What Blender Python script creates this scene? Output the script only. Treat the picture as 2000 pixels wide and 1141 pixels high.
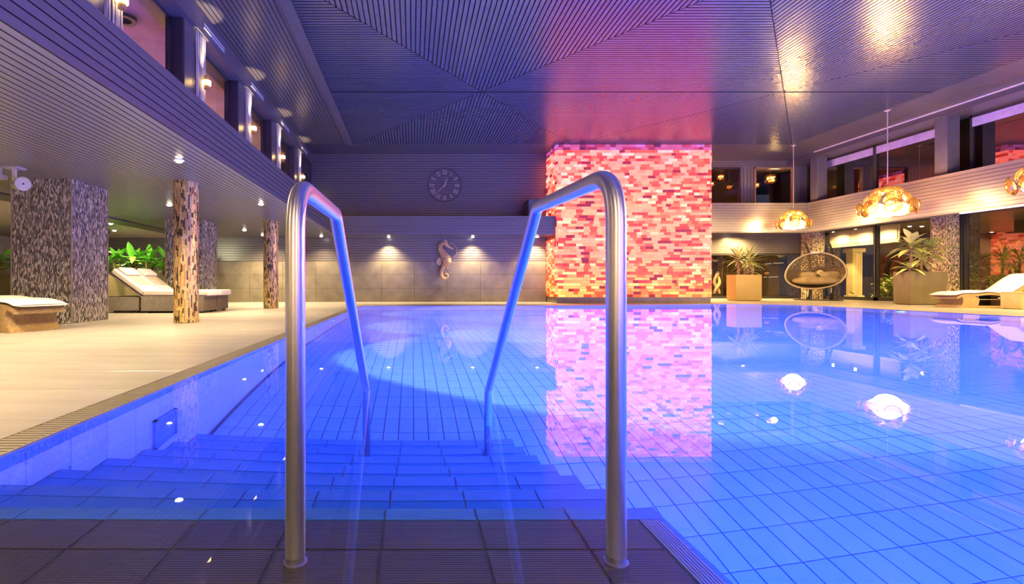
import bpy, bmesh, math, random
from mathutils import Vector, Matrix, Euler

random.seed(7)
R = random.Random(11)
for _o in list(bpy.data.objects):
    bpy.data.objects.remove(_o)
S = bpy.context.scene
COL = S.collection
PI = math.pi

# ---------------------------------------------------------------- camera, world, exposure
cam_data = bpy.data.cameras.new('camera')
cam = bpy.data.objects.new('camera', cam_data)
COL.objects.link(cam)
cam.location = (0.0, 0.0, 0.58)
cam.rotation_euler = (PI / 2, 0, 0)
cam_data.sensor_fit = 'HORIZONTAL'
cam_data.sensor_width = 36.0
cam_data.lens = 960.0 / 2000.0 * 36.0
cam_data.shift_x = (1000 - 806) / 2000.0
cam_data.shift_y = -(570.5 - 556) / 2000.0
cam_data.clip_start = 0.02
cam_data.clip_end = 200
S.camera = cam

W = bpy.data.worlds.new('night')
S.world = W
W.use_nodes = True
W.node_tree.nodes['Background'].inputs[0].default_value = (0.030, 0.034, 0.060, 1)
W.node_tree.nodes['Background'].inputs[1].default_value = 1.0

S.view_settings.view_transform = 'Standard'
S.view_settings.look = 'None'
S.view_settings.gamma = 1.0
S.view_settings.use_curve_mapping = False
S.view_settings.exposure = 0.0
S.cycles.max_bounces = 9
S.cycles.diffuse_bounces = 4
S.cycles.glossy_bounces = 4
S.cycles.transmission_bounces = 6
S.cycles.transparent_max_bounces = 10
S.cycles.sample_clamp_indirect = 3.0
S.cycles.use_denoising = True
S.cycles.caustics_reflective = True
S.cycles.caustics_refractive = True

# light levels (seen and added lamps)
P_DOWN = 590.0        # soffit downlights
P_PEND = 1750.0       # pendant lamps
P_POOL_BEAM = 7000.0   # white-blue pool lamps, left wall
P_POOL_DEEP = 10500.0  # deep blue pool lamps, near wall
P_POOL_PALE = 10000.0  # paler blue pool lamps, right wall
SALT = 1.0          # back-lit salt bricks
WARM = (1.0, 0.74, 0.41)
GOLD = (1.0, 0.66, 0.26)


def light(name, kind, loc, power, color, parent=None, size=0.05, target=None, spot=None, blend=0.5):
    d = bpy.data.lights.new(name, kind)
    d.energy = power
    d.color = color
    if kind in ('POINT', 'SPOT'):
        d.shadow_soft_size = size
    if kind == 'AREA':
        d.size = size
    if kind == 'SPOT':
        d.spot_size = math.radians(spot or 120)
        d.spot_blend = blend
    o = bpy.data.objects.new(name, d)
    COL.objects.link(o)
    l = Vector(loc)
    if parent is not None:
        o.parent = parent
        l = l - ORG.get(parent, Vector((0, 0, 0)))
    o.location = l
    if target is not None:
        dv = Vector(target) - Vector(loc)
        o.rotation_euler = dv.to_track_quat('-Z', 'Y').to_euler()
    return o


ORG = {}


# ---------------------------------------------------------------- materials
def mat(name, color, rough=0.5, metal=0.0, spec=0.5, noise=None, bump=None, rand=0.0, attr=False,
        emit=None, emit_s=0.0, stretch=(1, 1, 1), noise_col=None, sheen=0.0, alpha=None, trans=0.0, ior=1.45,
        rough_noise=0.0, coat=0.0, aniso=0.0, ngain=1.0):
    m = bpy.data.materials.new(name)
    m.use_nodes = True
    nt = m.node_tree
    N, L = nt.nodes, nt.links
    b = N['Principled BSDF']
    b.inputs['Base Color'].default_value = (*color, 1)
    b.inputs['Roughness'].default_value = rough
    b.inputs['Metallic'].default_value = metal
    b.inputs['Specular IOR Level'].default_value = spec
    b.inputs['IOR'].default_value = ior
    b.inputs['Transmission Weight'].default_value = trans
    b.inputs['Coat Weight'].default_value = coat
    b.inputs['Anisotropic'].default_value = aniso
    src = None
    tc = N.new('ShaderNodeTexCoord')
    mp = N.new('ShaderNodeMapping')
    L.new(tc.outputs['Object'], mp.inputs['Vector'])
    mp.inputs['Scale'].default_value = stretch
    if attr:
        a = N.new('ShaderNodeVertexColor')
        a.layer_name = 'tone'
        src = a.outputs['Color']
    if noise:
        nz = N.new('ShaderNodeTexNoise')
        nz.inputs['Scale'].default_value = noise
        nz.inputs['Detail'].default_value = 5
        nz.inputs['Roughness'].default_value = 0.6
        L.new(mp.outputs['Vector'], nz.inputs['Vector'])
        mx = N.new('ShaderNodeMix')
        mx.data_type = 'RGBA'
        mr = N.new('ShaderNodeMapRange')
        mr.inputs['From Min'].default_value = 0.5 - 0.22 / ngain
        mr.inputs['From Max'].default_value = 0.5 + 0.22 / ngain
        L.new(nz.outputs['Fac'], mr.inputs['Value'])
        L.new(mr.outputs['Result'], mx.inputs['Factor'])
        if src is not None:
            hs = N.new('ShaderNodeHueSaturation')
            hs.inputs['Value'].default_value = 0.72
            L.new(src, hs.inputs['Color'])
            L.new(hs.outputs['Color'], mx.inputs['A'])
            L.new(src, mx.inputs['B'])
        else:
            c2 = noise_col or tuple(c * 0.7 for c in color)
            mx.inputs['A'].default_value = (*c2, 1)
            mx.inputs['B'].default_value = (*color, 1)
        src = mx.outputs['Result']
    if rand:
        oi = N.new('ShaderNodeObjectInfo')
        mr2 = N.new('ShaderNodeMapRange')
        mr2.inputs['To Min'].default_value = 1 - rand
        mr2.inputs['To Max'].default_value = 1 + rand
        L.new(oi.outputs['Random'], mr2.inputs['Value'])
        hs2 = N.new('ShaderNodeHueSaturation')
        if src is not None:
            L.new(src, hs2.inputs['Color'])
        else:
            hs2.inputs['Color'].default_value = (*color, 1)
        L.new(mr2.outputs['Result'], hs2.inputs['Value'])
        src = hs2.outputs['Color']
    if src is not None:
        L.new(src, b.inputs['Base Color'])
    if emit is not None or (attr and emit_s > 0):
        b.inputs['Emission Strength'].default_value = emit_s
        if emit is not None:
            b.inputs['Emission Color'].default_value = (*emit, 1)
        else:
            L.new(src, b.inputs['Emission Color'])
            for lk in list(b.inputs['Base Color'].links):
                L.remove(lk)
            b.inputs['Base Color'].default_value = (*color, 1)
    if bump:
        sc, dist, st = bump
        nb = N.new('ShaderNodeTexNoise')
        nb.inputs['Scale'].default_value = sc
        nb.inputs['Detail'].default_value = 4
        L.new(mp.outputs['Vector'], nb.inputs['Vector'])
        bp = N.new('ShaderNodeBump')
        bp.inputs['Strength'].default_value = st
        bp.inputs['Distance'].default_value = dist
        L.new(nb.outputs['Fac'], bp.inputs['Height'])
        L.new(bp.outputs['Normal'], b.inputs['Normal'])
    return m


def rib_bump(m, axis, scale, strength=0.6, dist=0.004):
    nt = m.node_tree
    N, L = nt.nodes, nt.links
    b = N['Principled BSDF']
    tc = N.new('ShaderNodeTexCoord')
    wv = N.new('ShaderNodeTexWave')
    wv.bands_direction = axis
    wv.inputs['Scale'].default_value = scale
    L.new(tc.outputs['Object'], wv.inputs['Vector'])
    bp = N.new('ShaderNodeBump')
    bp.inputs['Strength'].default_value = strength
    bp.inputs['Distance'].default_value = dist
    L.new(wv.outputs['Fac'], bp.inputs['Height'])
    L.new(bp.outputs['Normal'], b.inputs['Normal'])
    return m


def emit_mat(name, color, strength):
    m = bpy.data.materials.new(name)
    m.use_nodes = True
    nt = m.node_tree
    nt.nodes.clear()
    e = nt.nodes.new('ShaderNodeEmission')
    e.inputs[0].default_value = (*color, 1)
    e.inputs[1].default_value = strength
    o = nt.nodes.new('ShaderNodeOutputMaterial')
    nt.links.new(e.outputs[0], o.inputs[0])
    return m


def pane_mat(name, tint, refl, rough=0.0):
    """coated window pane: clear with a mirror share that grows at grazing angles"""
    m = bpy.data.materials.new(name)
    m.use_nodes = True
    nt = m.node_tree
    nt.nodes.clear()
    t = nt.nodes.new('ShaderNodeBsdfTransparent')
    t.inputs[0].default_value = (*tint, 1)
    g = nt.nodes.new('ShaderNodeBsdfGlossy')
    g.inputs['Roughness'].default_value = rough
    g.inputs['Color'].default_value = (0.95, 0.95, 0.95, 1)
    lw = nt.nodes.new('ShaderNodeLayerWeight')
    lw.inputs[0].default_value = 0.5
    pw = nt.nodes.new('ShaderNodeMath')
    pw.operation = 'POWER'
    pw.inputs[1].default_value = 5.0
    nt.links.new(lw.outputs['Facing'], pw.inputs[0])
    fr = nt.nodes.new('ShaderNodeMapRange')
    fr.inputs['To Min'].default_value = refl
    nt.links.new(pw.outputs[0], fr.inputs['Value'])
    mx = nt.nodes.new('ShaderNodeMixShader')
    o = nt.nodes.new('ShaderNodeOutputMaterial')
    nt.links.new(fr.outputs[0], mx.inputs[0])
    nt.links.new(t.outputs[0], mx.inputs[1])
    nt.links.new(g.outputs[0], mx.inputs[2])
    nt.links.new(mx.outputs[0], o.inputs[0])
    return m


def translucent_mat(name, color, clear=0.5, rough=0.2):
    """tinted gold glass: part clear, part glossy, part translucent"""
    m = bpy.data.materials.new(name)
    m.use_nodes = True
    nt = m.node_tree
    nt.nodes.clear()
    tr = nt.nodes.new('ShaderNodeBsdfTransparent')
    tr.inputs[0].default_value = (1.0, 0.80, 0.50, 1)
    t = nt.nodes.new('ShaderNodeBsdfTranslucent')
    t.inputs[0].default_value = (*color, 1)
    g = nt.nodes.new('ShaderNodeBsdfGlossy')
    g.inputs['Roughness'].default_value = rough
    g.inputs['Color'].default_value = (*color, 1)
    lw = nt.nodes.new('ShaderNodeLayerWeight')
    lw.inputs[0].default_value = 0.45
    m1 = nt.nodes.new('ShaderNodeMixShader')
    m1.inputs[0].default_value = 0.95
    m2 = nt.nodes.new('ShaderNodeMixShader')
    mr = nt.nodes.new('ShaderNodeMapRange')
    mr.inputs['To Min'].default_value = clear * 0.45
    mr.inputs['To Max'].default_value = 1.0
    o = nt.nodes.new('ShaderNodeOutputMaterial')
    nt.links.new(t.outputs[0], m1.inputs[1])
    nt.links.new(g.outputs[0], m1.inputs[2])
    nt.links.new(lw.outputs['Facing'], mr.inputs['Value'])
    nt.links.new(mr.outputs['Result'], m2.inputs[0])
    nt.links.new(tr.outputs[0], m2.inputs[1])
    nt.links.new(m1.outputs[0], m2.inputs[2])
    nt.links.new(m2.outputs[0], o.inputs[0])
    return m


M = {}
ANISO_ROT = 0.25
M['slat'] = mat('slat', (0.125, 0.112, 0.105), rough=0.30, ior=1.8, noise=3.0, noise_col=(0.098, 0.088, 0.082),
                stretch=(6, 1, 6), rand=0.07)
M['slat_x'] = mat('slat_x', (0.125, 0.112, 0.105), rough=0.30, ior=1.8, noise=3.0, noise_col=(0.098, 0.088, 0.082),
                  stretch=(1, 6, 6), rand=0.07)
M['soffit'] = mat('soffit_slat', (0.27, 0.245, 0.22), rough=0.30, ior=1.8, noise=3.0, noise_col=(0.22, 0.20, 0.18), stretch=(6, 1, 6), rand=0.06)  # same paint as the other slats, lightened for light bounced off the deck
M['ceil'] = mat('ceiling_slat', (0.072, 0.074, 0.100), rough=0.24, spec=0.5, ior=1.60, noise=3.0, noise_col=(0.058, 0.059, 0.08),
                stretch=(3, 3, 3), rand=0.06)
M['backing'] = mat('dark_backing', (0.012, 0.011, 0.012), rough=0.8, noise=5.0)
M['groove'] = mat('groove_shade', (0.010, 0.009, 0.009), rough=0.8, noise=6.0)  # shade between the slats, put into the colour of their edges
M['dark_paint'] = mat('dark_paint', (0.095, 0.082, 0.075), rough=0.35, noise=4.0)
M['dark_frame'] = mat('dark_frame', (0.035, 0.032, 0.033), rough=0.3, noise=8.0)
M['pier'] = mat('pier_paint', (0.10, 0.095, 0.105), rough=0.4, noise=4.0)
M['alu'] = mat('aluminium', (0.62, 0.60, 0.60), rough=0.28, metal=0.8, noise=20.0)
M['plaster'] = mat('plaster', (0.42, 0.38, 0.30), rough=0.7, noise=3.0)
M['deck'] = mat('deck_tile', (0.45, 0.415, 0.36), rough=0.26, spec=0.5, noise=2.2, noise_col=(0.36, 0.33, 0.28),
                stretch=(0.45, 2.2, 1), rand=0.05, bump=(9.0, 0.002, 0.15))
M['deck_joint'] = mat('deck_joint', (0.36, 0.31, 0.25), rough=0.6, noise=9.0)
M['grate'] = mat('grating_bar', (0.30, 0.26, 0.19), rough=0.45, noise=9.0, noise_col=(0.19, 0.165, 0.12))
M['gutter'] = mat('gutter_dark', (0.03, 0.026, 0.02), rough=0.7, noise=6.0)
M['wall_stone'] = mat('stone_panel', (0.23, 0.20, 0.14), rough=0.45, noise=2.6, noise_col=(0.14, 0.12, 0.08), rand=0.06,
                      bump=(14, 0.003, 0.2))
M['pool_tile'] = mat('pool_tile', (0.24, 0.56, 0.80), rough=0.16, noise=1.3, noise_col=(0.20, 0.51, 0.75), rand=0.06)
M['pool_grout'] = mat('pool_grout', (0.10, 0.16, 0.28), rough=0.8, noise=7.0)
M['wall_tile'] = mat('pool_wall_tile', (0.64, 0.68, 0.82), rough=0.16, noise=1.3, noise_col=(0.58, 0.62, 0.78), rand=0.04)
M['band_tile'] = mat('waterline_tile', (0.12, 0.30, 0.62), rough=0.14, noise=2.0, noise_col=(0.10, 0.26, 0.56), rand=0.05)
M['step_tile'] = mat('step_tile', (0.045, 0.29, 0.60), rough=0.30, noise=3.0, noise_col=(0.035, 0.255, 0.54), rand=0.07)
M['nosing'] = mat('step_nosing', (0.10, 0.36, 0.80), rough=0.25, noise=3.0, rand=0.05)
M['step_grout'] = mat('step_grout', (0.30, 0.42, 0.60), rough=0.8, noise=7.0)
M['landing'] = mat('landing_tile', (0.15, 0.13, 0.105), rough=0.35, noise=3.0, noise_col=(0.115, 0.10, 0.08), rand=0.10)
rib_bump(M['landing'], 'Y', 38.0, 0.5, 0.003)
rib_bump(M['nosing'], 'Y', 38.0, 0.4, 0.003)
M['landing_joint'] = mat('landing_joint', (0.20, 0.18, 0.17), rough=0.8, noise=7.0)
M['steel'] = mat('brushed_steel', (0.86, 0.83, 0.80), rough=0.34, metal=1.0, noise=6.0, noise_col=(0.78, 0.75, 0.72),
                 stretch=(30, 30, 1.0), aniso=0.75)
_nt = M['steel'].node_tree
_tg = _nt.nodes.new('ShaderNodeTangent')
_tg.direction_type = 'RADIAL'
_tg.axis = 'Z'
_nt.links.new(_tg.outputs[0], _nt.nodes['Principled BSDF'].inputs['Tangent'])
_nt.nodes['Principled BSDF'].inputs['Anisotropic Rotation'].default_value = ANISO_ROT
M['salt'] = mat('salt_brick', (0.16, 0.04, 0.02), spec=0.2, rough=0.6, attr=True, emit_s=SALT, noise=9.0, bump=(22, 0.006, 0.4))
M['salt_core'] = mat('salt_core', (0.35, 0.06, 0.05), rough=0.8, emit=(0.5, 0.05, 0.045), emit_s=0.35, noise=9.0)
M['mosaic'] = mat('mosaic_chip', (0.3, 0.3, 0.3), rough=0.22, attr=True, spec=0.6)
M['mosaic_core'] = mat('mosaic_grout', (0.03, 0.028, 0.026), rough=0.8, noise=9.0)
M['gold_chip'] = mat('gold_chip', (0.7, 0.5, 0.2), rough=0.28, metal=0.3, attr=True)
M['corner_trim'] = mat('corner_trim', (0.55, 0.5, 0.44), rough=0.3, metal=0.7, noise=12.0)
M['wicker'] = mat('dark_wicker', (0.20, 0.155, 0.10), rough=0.55, noise=30.0, noise_col=(0.09, 0.07, 0.045), stretch=(1, 1, 0.5))
rib_bump(M['wicker'], 'DIAGONAL', 26.0, 0.9, 0.012)
M['wicker_tan'] = mat('tan_wicker', (0.50, 0.34, 0.14), rough=0.5, noise=34.0, noise_col=(0.30, 0.19, 0.07))
rib_bump(M['wicker_tan'], 'DIAGONAL', 30.0, 0.9, 0.01)
M['wicker_dark'] = mat('hanging_chair_rattan', (0.17, 0.125, 0.055), rough=0.5, noise=20.0)
M['rim'] = mat('chair_rim', (0.42, 0.36, 0.24), rough=0.35, noise=20.0)
M['cushion'] = mat('cream_cushion', (0.82, 0.75, 0.66), rough=0.85, noise=5.0, noise_col=(0.76, 0.69, 0.60), bump=(120, 0.002, 0.2))
M['piping'] = mat('grey_piping', (0.35, 0.31, 0.26), rough=0.8, noise=15.0)
M['cushion_beige'] = mat('beige_cushion', (0.58, 0.49, 0.36), rough=0.85, noise=5.0, bump=(120, 0.002, 0.2))
M['cushion_olive'] = mat('olive_cushion', (0.36, 0.28, 0.12), rough=0.85, noise=5.0, noise_col=(0.20, 0.155, 0.07), bump=(60, 0.01, 0.3))
M['planter'] = mat('planter_shell', (0.34, 0.26, 0.085), rough=0.45, noise=3.0, noise_col=(0.30, 0.23, 0.075))
M['planter_dark'] = mat('planter_dark', (0.15, 0.12, 0.055), rough=0.45, noise=3.0)
M['soil'] = mat('soil', (0.05, 0.035, 0.02), rough=0.95, noise=20.0, bump=(40, 0.02, 0.8))
M['leaf_bright'] = mat('bright_leaf', (0.18, 0.52, 0.05), rough=0.42, noise=4.0, noise_col=(0.10, 0.36, 0.03), rand=0.25)
M['leaf_olive'] = mat('olive_leaf', (0.42, 0.46, 0.11), rough=0.4, noise=5.0, noise_col=(0.22, 0.27, 0.06), rand=0.25)
M['leaf_pale'] = mat('pale_leaf', (0.74, 0.72, 0.28), rough=0.4, noise=6.0, noise_col=(0.36, 0.42, 0.10), rand=0.2, stretch=(3, 3, 1))
M['leaf_dark'] = mat('dark_leaf', (0.20, 0.32, 0.05), rough=0.45, noise=5.0, noise_col=(0.08, 0.14, 0.02), rand=0.3)
M['stem'] = mat('plant_stem', (0.24, 0.13, 0.06), rough=0.8, noise=25.0, noise_col=(0.12, 0.065, 0.03), stretch=(1, 1, 5))
M['gold'] = mat('gold_finish', (0.78, 0.55, 0.26), rough=0.32, metal=0.75, noise=12.0, noise_col=(0.55, 0.36, 0.15))
M['seahorse'] = mat('gilded_resin', (0.68, 0.47, 0.26), rough=0.45, metal=0.25, noise=22.0, noise_col=(0.42, 0.26, 0.12), bump=(40, 0.01, 0.5))
M['clock'] = mat('clock_metal', (0.60, 0.42, 0.30), rough=0.4, metal=0.3, noise=12.0)
M['clock_dark'] = mat('clock_ring', (0.10, 0.075, 0.07), rough=0.4, metal=0.3, noise=12.0)
M['petal'] = translucent_mat('lamp_petal', (0.80, 0.55, 0.24), 0.85, 0.10)
M['bulb'] = emit_mat('bulb_glow', (1.0, 0.80, 0.50), 9.0)
M['downlight'] = emit_mat('downlight_glow', (1.0, 0.86, 0.62), 30.0)
M['wall_lamp'] = emit_mat('wall_lamp_glow', (1.0, 0.62, 0.20), 26.0)
M['pool_lens'] = emit_mat('pool_lamp_lens', (0.55, 0.68, 1.0), 9.0)
M['small_lamp'] = emit_mat('small_lamp_glow', (1.0, 0.56, 0.16), 5.0)
M['orange_lamp'] = emit_mat('orange_lamp_glow', (1.0, 0.42, 0.08), 1.3)
M['tube'] = emit_mat('tube_glow', (0.9, 0.8, 0.55), 1.0)
M['white_metal'] = mat('white_metal', (0.72, 0.70, 0.70), rough=0.35, noise=9.0)
M['grey_plastic'] = mat('grey_plastic', (0.30, 0.30, 0.27), rough=0.4, noise=9.0)
M['cord'] = mat('lamp_cord', (0.48, 0.40, 0.30), rough=0.4, noise=9.0)
M['curtain'] = mat('string_curtain', (0.62, 0.58, 0.58), rough=0.7, noise=9.0, stretch=(1, 8, 0.3))
M['curtain_amber'] = mat('amber_curtain', (0.62, 0.42, 0.13), rough=0.8, noise=5.0)
M['blind'] = mat('roller_blind', (0.42, 0.34, 0.74), rough=0.8, noise=4.0)  # white cloth; the lilac light falling on it is put into the colour
M['pale_wall'] = mat('pale_stucco', (0.74, 0.61, 0.43), rough=0.7, noise=3.0)
M['room'] = mat('room_plaster', (0.62, 0.54, 0.50), rough=0.8, noise=2.0)
M['room_dark'] = mat('room_dark', (0.10, 0.07, 0.04), rough=0.7, noise=2.0)
M['cream'] = mat('cream_stone', (0.72, 0.62, 0.38), rough=0.6, noise=3.0)
M['statue'] = mat('statue_white', (0.90, 0.78, 0.56), rough=0.5, noise=9.0)
M['box_wood'] = mat('box_laminate', (0.66, 0.47, 0.18), rough=0.5, noise=4.0)
M['black'] = mat('black_paint', (0.012, 0.011, 0.01), rough=0.5, noise=6.0)
M['pane_left'] = pane_mat('gallery_pane', (0.95, 0.93, 0.95), 0.03)
M['pane_right'] = pane_mat('coated_pane', (0.65, 0.62, 0.60), 0.22)
M['pane_low'] = pane_mat('garden_pane', (0.85, 0.82, 0.76), 0.10)


def water_mat():
    m = bpy.data.materials.new('pool_water')
    m.use_nodes = True
    b = m.node_tree.nodes['Principled BSDF']
    b.inputs['Base Color'].default_value = (1, 1, 1, 1)
    b.inputs['Roughness'].default_value = 0.0
    b.inputs['IOR'].default_value = 1.33
    b.inputs['Transmission Weight'].default_value = 1.0
    nt = m.node_tree
    tc = nt.nodes.new('ShaderNodeTexCoord')
    nz = nt.nodes.new('ShaderNodeTexNoise')
    nz.inputs['Scale'].default_value = 0.7
    nz.inputs['Detail'].default_value = 1
    nt.links.new(tc.outputs['Object'], nz.inputs['Vector'])
    bp = nt.nodes.new('ShaderNodeBump')
    bp.inputs['Strength'].default_value = 0.02
    bp.inputs['Distance'].default_value = 0.004
    nt.links.new(nz.outputs['Fac'], bp.inputs['Height'])
    nt.links.new(bp.outputs['Normal'], b.inputs['Normal'])
    return m


M['water'] = water_mat()


# ---------------------------------------------------------------- mesh building
class MB:
    def __init__(self):
        self.v, self.f, self.c = [], [], []

    def add(self, vs, fs, col=None):
        n = len(self.v)
        self.v += [tuple(p) for p in vs]
        self.f += [tuple(i + n for i in f) for f in fs]
        self.c += [col] * len(fs)
        return self

    def box(self, x0, x1, y0, y1, z0, z1, col=None):
        vs = [(x0, y0, z0), (x1, y0, z0), (x1, y1, z0), (x0, y1, z0), (x0, y0, z1), (x1, y0, z1), (x1, y1, z1), (x0, y1, z1)]
        fs = [(0, 3, 2, 1), (4, 5, 6, 7), (0, 1, 5, 4), (1, 2, 6, 5), (2, 3, 7, 6), (3, 0, 4, 7)]
        return self.add(vs, fs, col)

    def obox(self, c, size, rot, col=None):
        hx, hy, hz = (s / 2 for s in size)
        m = rot if isinstance(rot, Matrix) else Euler(rot).to_matrix()
        c = Vector(c)
        vs = [c + m @ Vector((sx * hx, sy * hy, sz * hz)) for sz in (-1, 1) for sx, sy in ((-1, -1), (1, -1), (1, 1), (-1, 1))]
        fs = [(0, 3, 2, 1), (4, 5, 6, 7), (0, 1, 5, 4), (1, 2, 6, 5), (2, 3, 7, 6), (3, 0, 4, 7)]
        return self.add(vs, fs, col)

    def prism(self, pts, axis, a0, a1, col=None):
        """extrude a 2-D outline along an axis"""
        n = len(pts)

        def p3(p, a):
            return {'x': (a, p[0], p[1]), 'y': (p[0], a, p[1]), 'z': (p[0], p[1], a)}[axis]
        vs = [p3(p, a0) for p in pts] + [p3(p, a1) for p in pts]
        fs = [tuple(range(n))[::-1], tuple(range(n, 2 * n))]
        fs += [(i, (i + 1) % n, n + (i + 1) % n, n + i) for i in range(n)]
        return self.add(vs, fs, col)

    def tube(self, pts, r, n=12, cap=True, col=None):
        pts = [Vector(p) for p in pts]
        rs = r if isinstance(r, (list, tuple)) else [r] * len(pts)
        vs, fs = [], []
        up = None
        for i, p in enumerate(pts):
            if i == 0:
                t = pts[1] - pts[0]
            elif i == len(pts) - 1:
                t = pts[-1] - pts[-2]
            else:
                t = (pts[i + 1] - p).normalized() + (p - pts[i - 1]).normalized()
            t.normalize()
            if up is None:
                up = Vector((1, 0, 0)) if abs(t.x) < 0.9 else Vector((0, 1, 0))
            up = (up - t * up.dot(t)).normalized()
            b = t.cross(up)
            for k in range(n):
                a = 2 * PI * k / n
                vs.append(p + (up * math.cos(a) + b * math.sin(a)) * rs[i])
        for i in range(len(pts) - 1):
            for k in range(n):
                k2 = (k + 1) % n
                fs.append((i * n + k, i * n + k2, (i + 1) * n + k2, (i + 1) * n + k))
        if cap:
            fs.append(tuple(range(n))[::-1])
            fs.append(tuple(range((len(pts) - 1) * n, len(pts) * n)))
        return self.add(vs, fs, col)

    def lathe(self, prof, n=24, c=(0, 0, 0), rot=None, col=None):
        c = Vector(c)
        m = rot if rot is not None else Matrix.Identity(3)
        vs, fs = [], []
        for r, z in prof:
            for k in range(n):
                a = 2 * PI * k / n
                vs.append(c + m @ Vector((r * math.cos(a), r * math.sin(a), z)))
        for i in range(len(prof) - 1):
            for k in range(n):
                k2 = (k + 1) % n
                fs.append((i * n + k, i * n + k2, (i + 1) * n + k2, (i + 1) * n + k))
        closed = prof[0] == prof[-1]
        if prof[0][0] > 1e-4 and not closed:
            fs.append(tuple(range(n))[::-1])
        if prof[-1][0] > 1e-4 and not closed:
            fs.append(tuple(range((len(prof) - 1) * n, len(prof) * n)))
        return self.add(vs, fs, col)

    def ball(self, c, r, n=16, m=8, rot=None, p=1.0):
        rx, ry, rz = r if isinstance(r, (tuple, list)) else (r, r, r)
        c = Vector(c)
        M3 = rot or Matrix.Identity(3)

        def sp(x):
            return math.copysign(abs(x) ** p, x)
        vs = [c + M3 @ Vector((0, 0, -rz))]
        for i in range(1, m):
            t = -PI / 2 + PI * i / m
            for k in range(n):
                a = 2 * PI * k / n
                vs.append(c + M3 @ Vector((rx * sp(math.cos(t)) * sp(math.cos(a)), ry * sp(math.cos(t)) * sp(math.sin(a)), rz * sp(math.sin(t)))))
        vs.append(c + M3 @ Vector((0, 0, rz)))
        fs = []
        for k in range(n):
            fs.append((0, 1 + (k + 1) % n, 1 + k))
        for i in range(m - 2):
            for k in range(n):
                a, b = 1 + i * n + k, 1 + i * n + (k + 1) % n
                fs.append((a, b, b + n, a + n))
        L = len(vs) - 1
        for k in range(n):
            fs.append((L, L - n + k, L - n + (k + 1) % n))
        return self.add(vs, fs)

    def mesh(self, name, m, smooth=False, bevel=0.0, org=None, seg=2, side=None):
        me = bpy.data.meshes.new(name)
        vs = self.v if org is None else [(a - org[0], b - org[1], c - org[2]) for a, b, c in self.v]
        me.from_pydata(vs, [], self.f)
        if any(c is not None for c in self.c):
            at = me.color_attributes.new('tone', 'FLOAT_COLOR', 'CORNER')
            data = []
            for poly, c in zip(me.polygons, self.c):
                c = c or (1, 1, 1)
                data += [c[0], c[1], c[2], 1.0] * poly.loop_total
            at.data.foreach_set('color', data)
        if bevel:
            bm = bmesh.new()
            bm.from_mesh(me)
            bmesh.ops.bevel(bm, geom=bm.edges[:], offset=bevel, segments=seg, affect='EDGES', profile=0.5, clamp_overlap=True)
            bm.to_mesh(me)
            bm.free()
        if smooth:
            me.polygons.foreach_set('use_smooth', [True] * len(me.polygons))
        me.materials.append(m)
        if side:
            # slats: the narrow faces inside the joints carry the joint shade as near-black colour
            me.materials.append(M['groove'])
            ax = 'xyz'.index(side)
            for p in me.polygons:
                if abs(p.normal[ax]) < .5:
                    p.material_index = 1
        return me

    def build(self, name, m, parent=None, smooth=False, bevel=0.0, kind=None, label=None, cat=None, local=False, group=None, side=None):
        org = None
        if parent is not None and not local:
            org = ORG.get(parent)
        me = self.mesh(name, m, smooth, bevel, org, 2, side)
        o = bpy.data.objects.new(name, me)
        COL.objects.link(o)
        if parent is not None:
            o.parent = parent
            ORG[o] = ORG.get(parent, Vector((0, 0, 0)))
        if kind:
            o['kind'] = kind
        if label:
            o['label'] = label
        if cat:
            o['category'] = cat
        if group:
            o['group'] = group
        return o


def thing(name, label, cat, loc=(0, 0, 0), rz=0.0, group=None, kind=None):
    o = bpy.data.objects.new(name, None)
    o.empty_display_size = 0.1
    COL.objects.link(o)
    o.location = loc
    o.rotation_euler = (0, 0, rz)
    o['label'] = label
    o['category'] = cat
    if group:
        o['group'] = group
    if kind:
        o['kind'] = kind
    ORG[o] = Vector(loc)
    return o


def struct(name, label, cat='wall'):
    return thing(name, label, cat, (0, 0, 0), 0, None, 'structure')


def piece(name, me, parent, loc, rz=0.0):
    o = bpy.data.objects.new(name, me)
    COL.objects.link(o)
    o.parent = parent
    o.location = loc
    if rz:
        o.rotation_euler = (0, 0, rz)
    ORG[o] = ORG.get(parent, Vector((0, 0, 0)))
    return o


def copy_tree(o, parent=None, loc=None, rz=None, label=None):
    c = o.copy()
    COL.objects.link(c)
    if parent is not None:
        c.parent = parent
    if loc is not None:
        c.location = loc
        ORG[c] = Vector(loc)
    if rz is not None:
        c.rotation_euler = (0, 0, rz)
    if label:
        c['label'] = label
    for ch in [x for x in bpy.data.objects if x.parent == o]:
        copy_tree(ch, c)
    return c


def slab_tile(w, d, t, m, name='tile', ch=0.0):
    """a tile lying flat, top at z=0, with a small chamfer round its upper edge"""
    b = MB()
    e = ch or min(w, d) * 0.02
    x, y = w / 2, d / 2
    vs = [(-x, -y, -t), (x, -y, -t), (x, y, -t), (-x, y, -t), (-x, -y, -e), (x, -y, -e), (x, y, -e), (-x, y, -e),
          (-x + e, -y + e, 0), (x - e, -y + e, 0), (x - e, y - e, 0), (-x + e, y - e, 0)]
    fs = [(8, 9, 10, 11)]
    for a in (0, 4):
        fs += [(a + i, a + (i + 1) % 4, a + 4 + (i + 1) % 4, a + 4 + i) for i in range(4)]
    b.add(vs, fs)
    return b.mesh(name, m)


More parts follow.
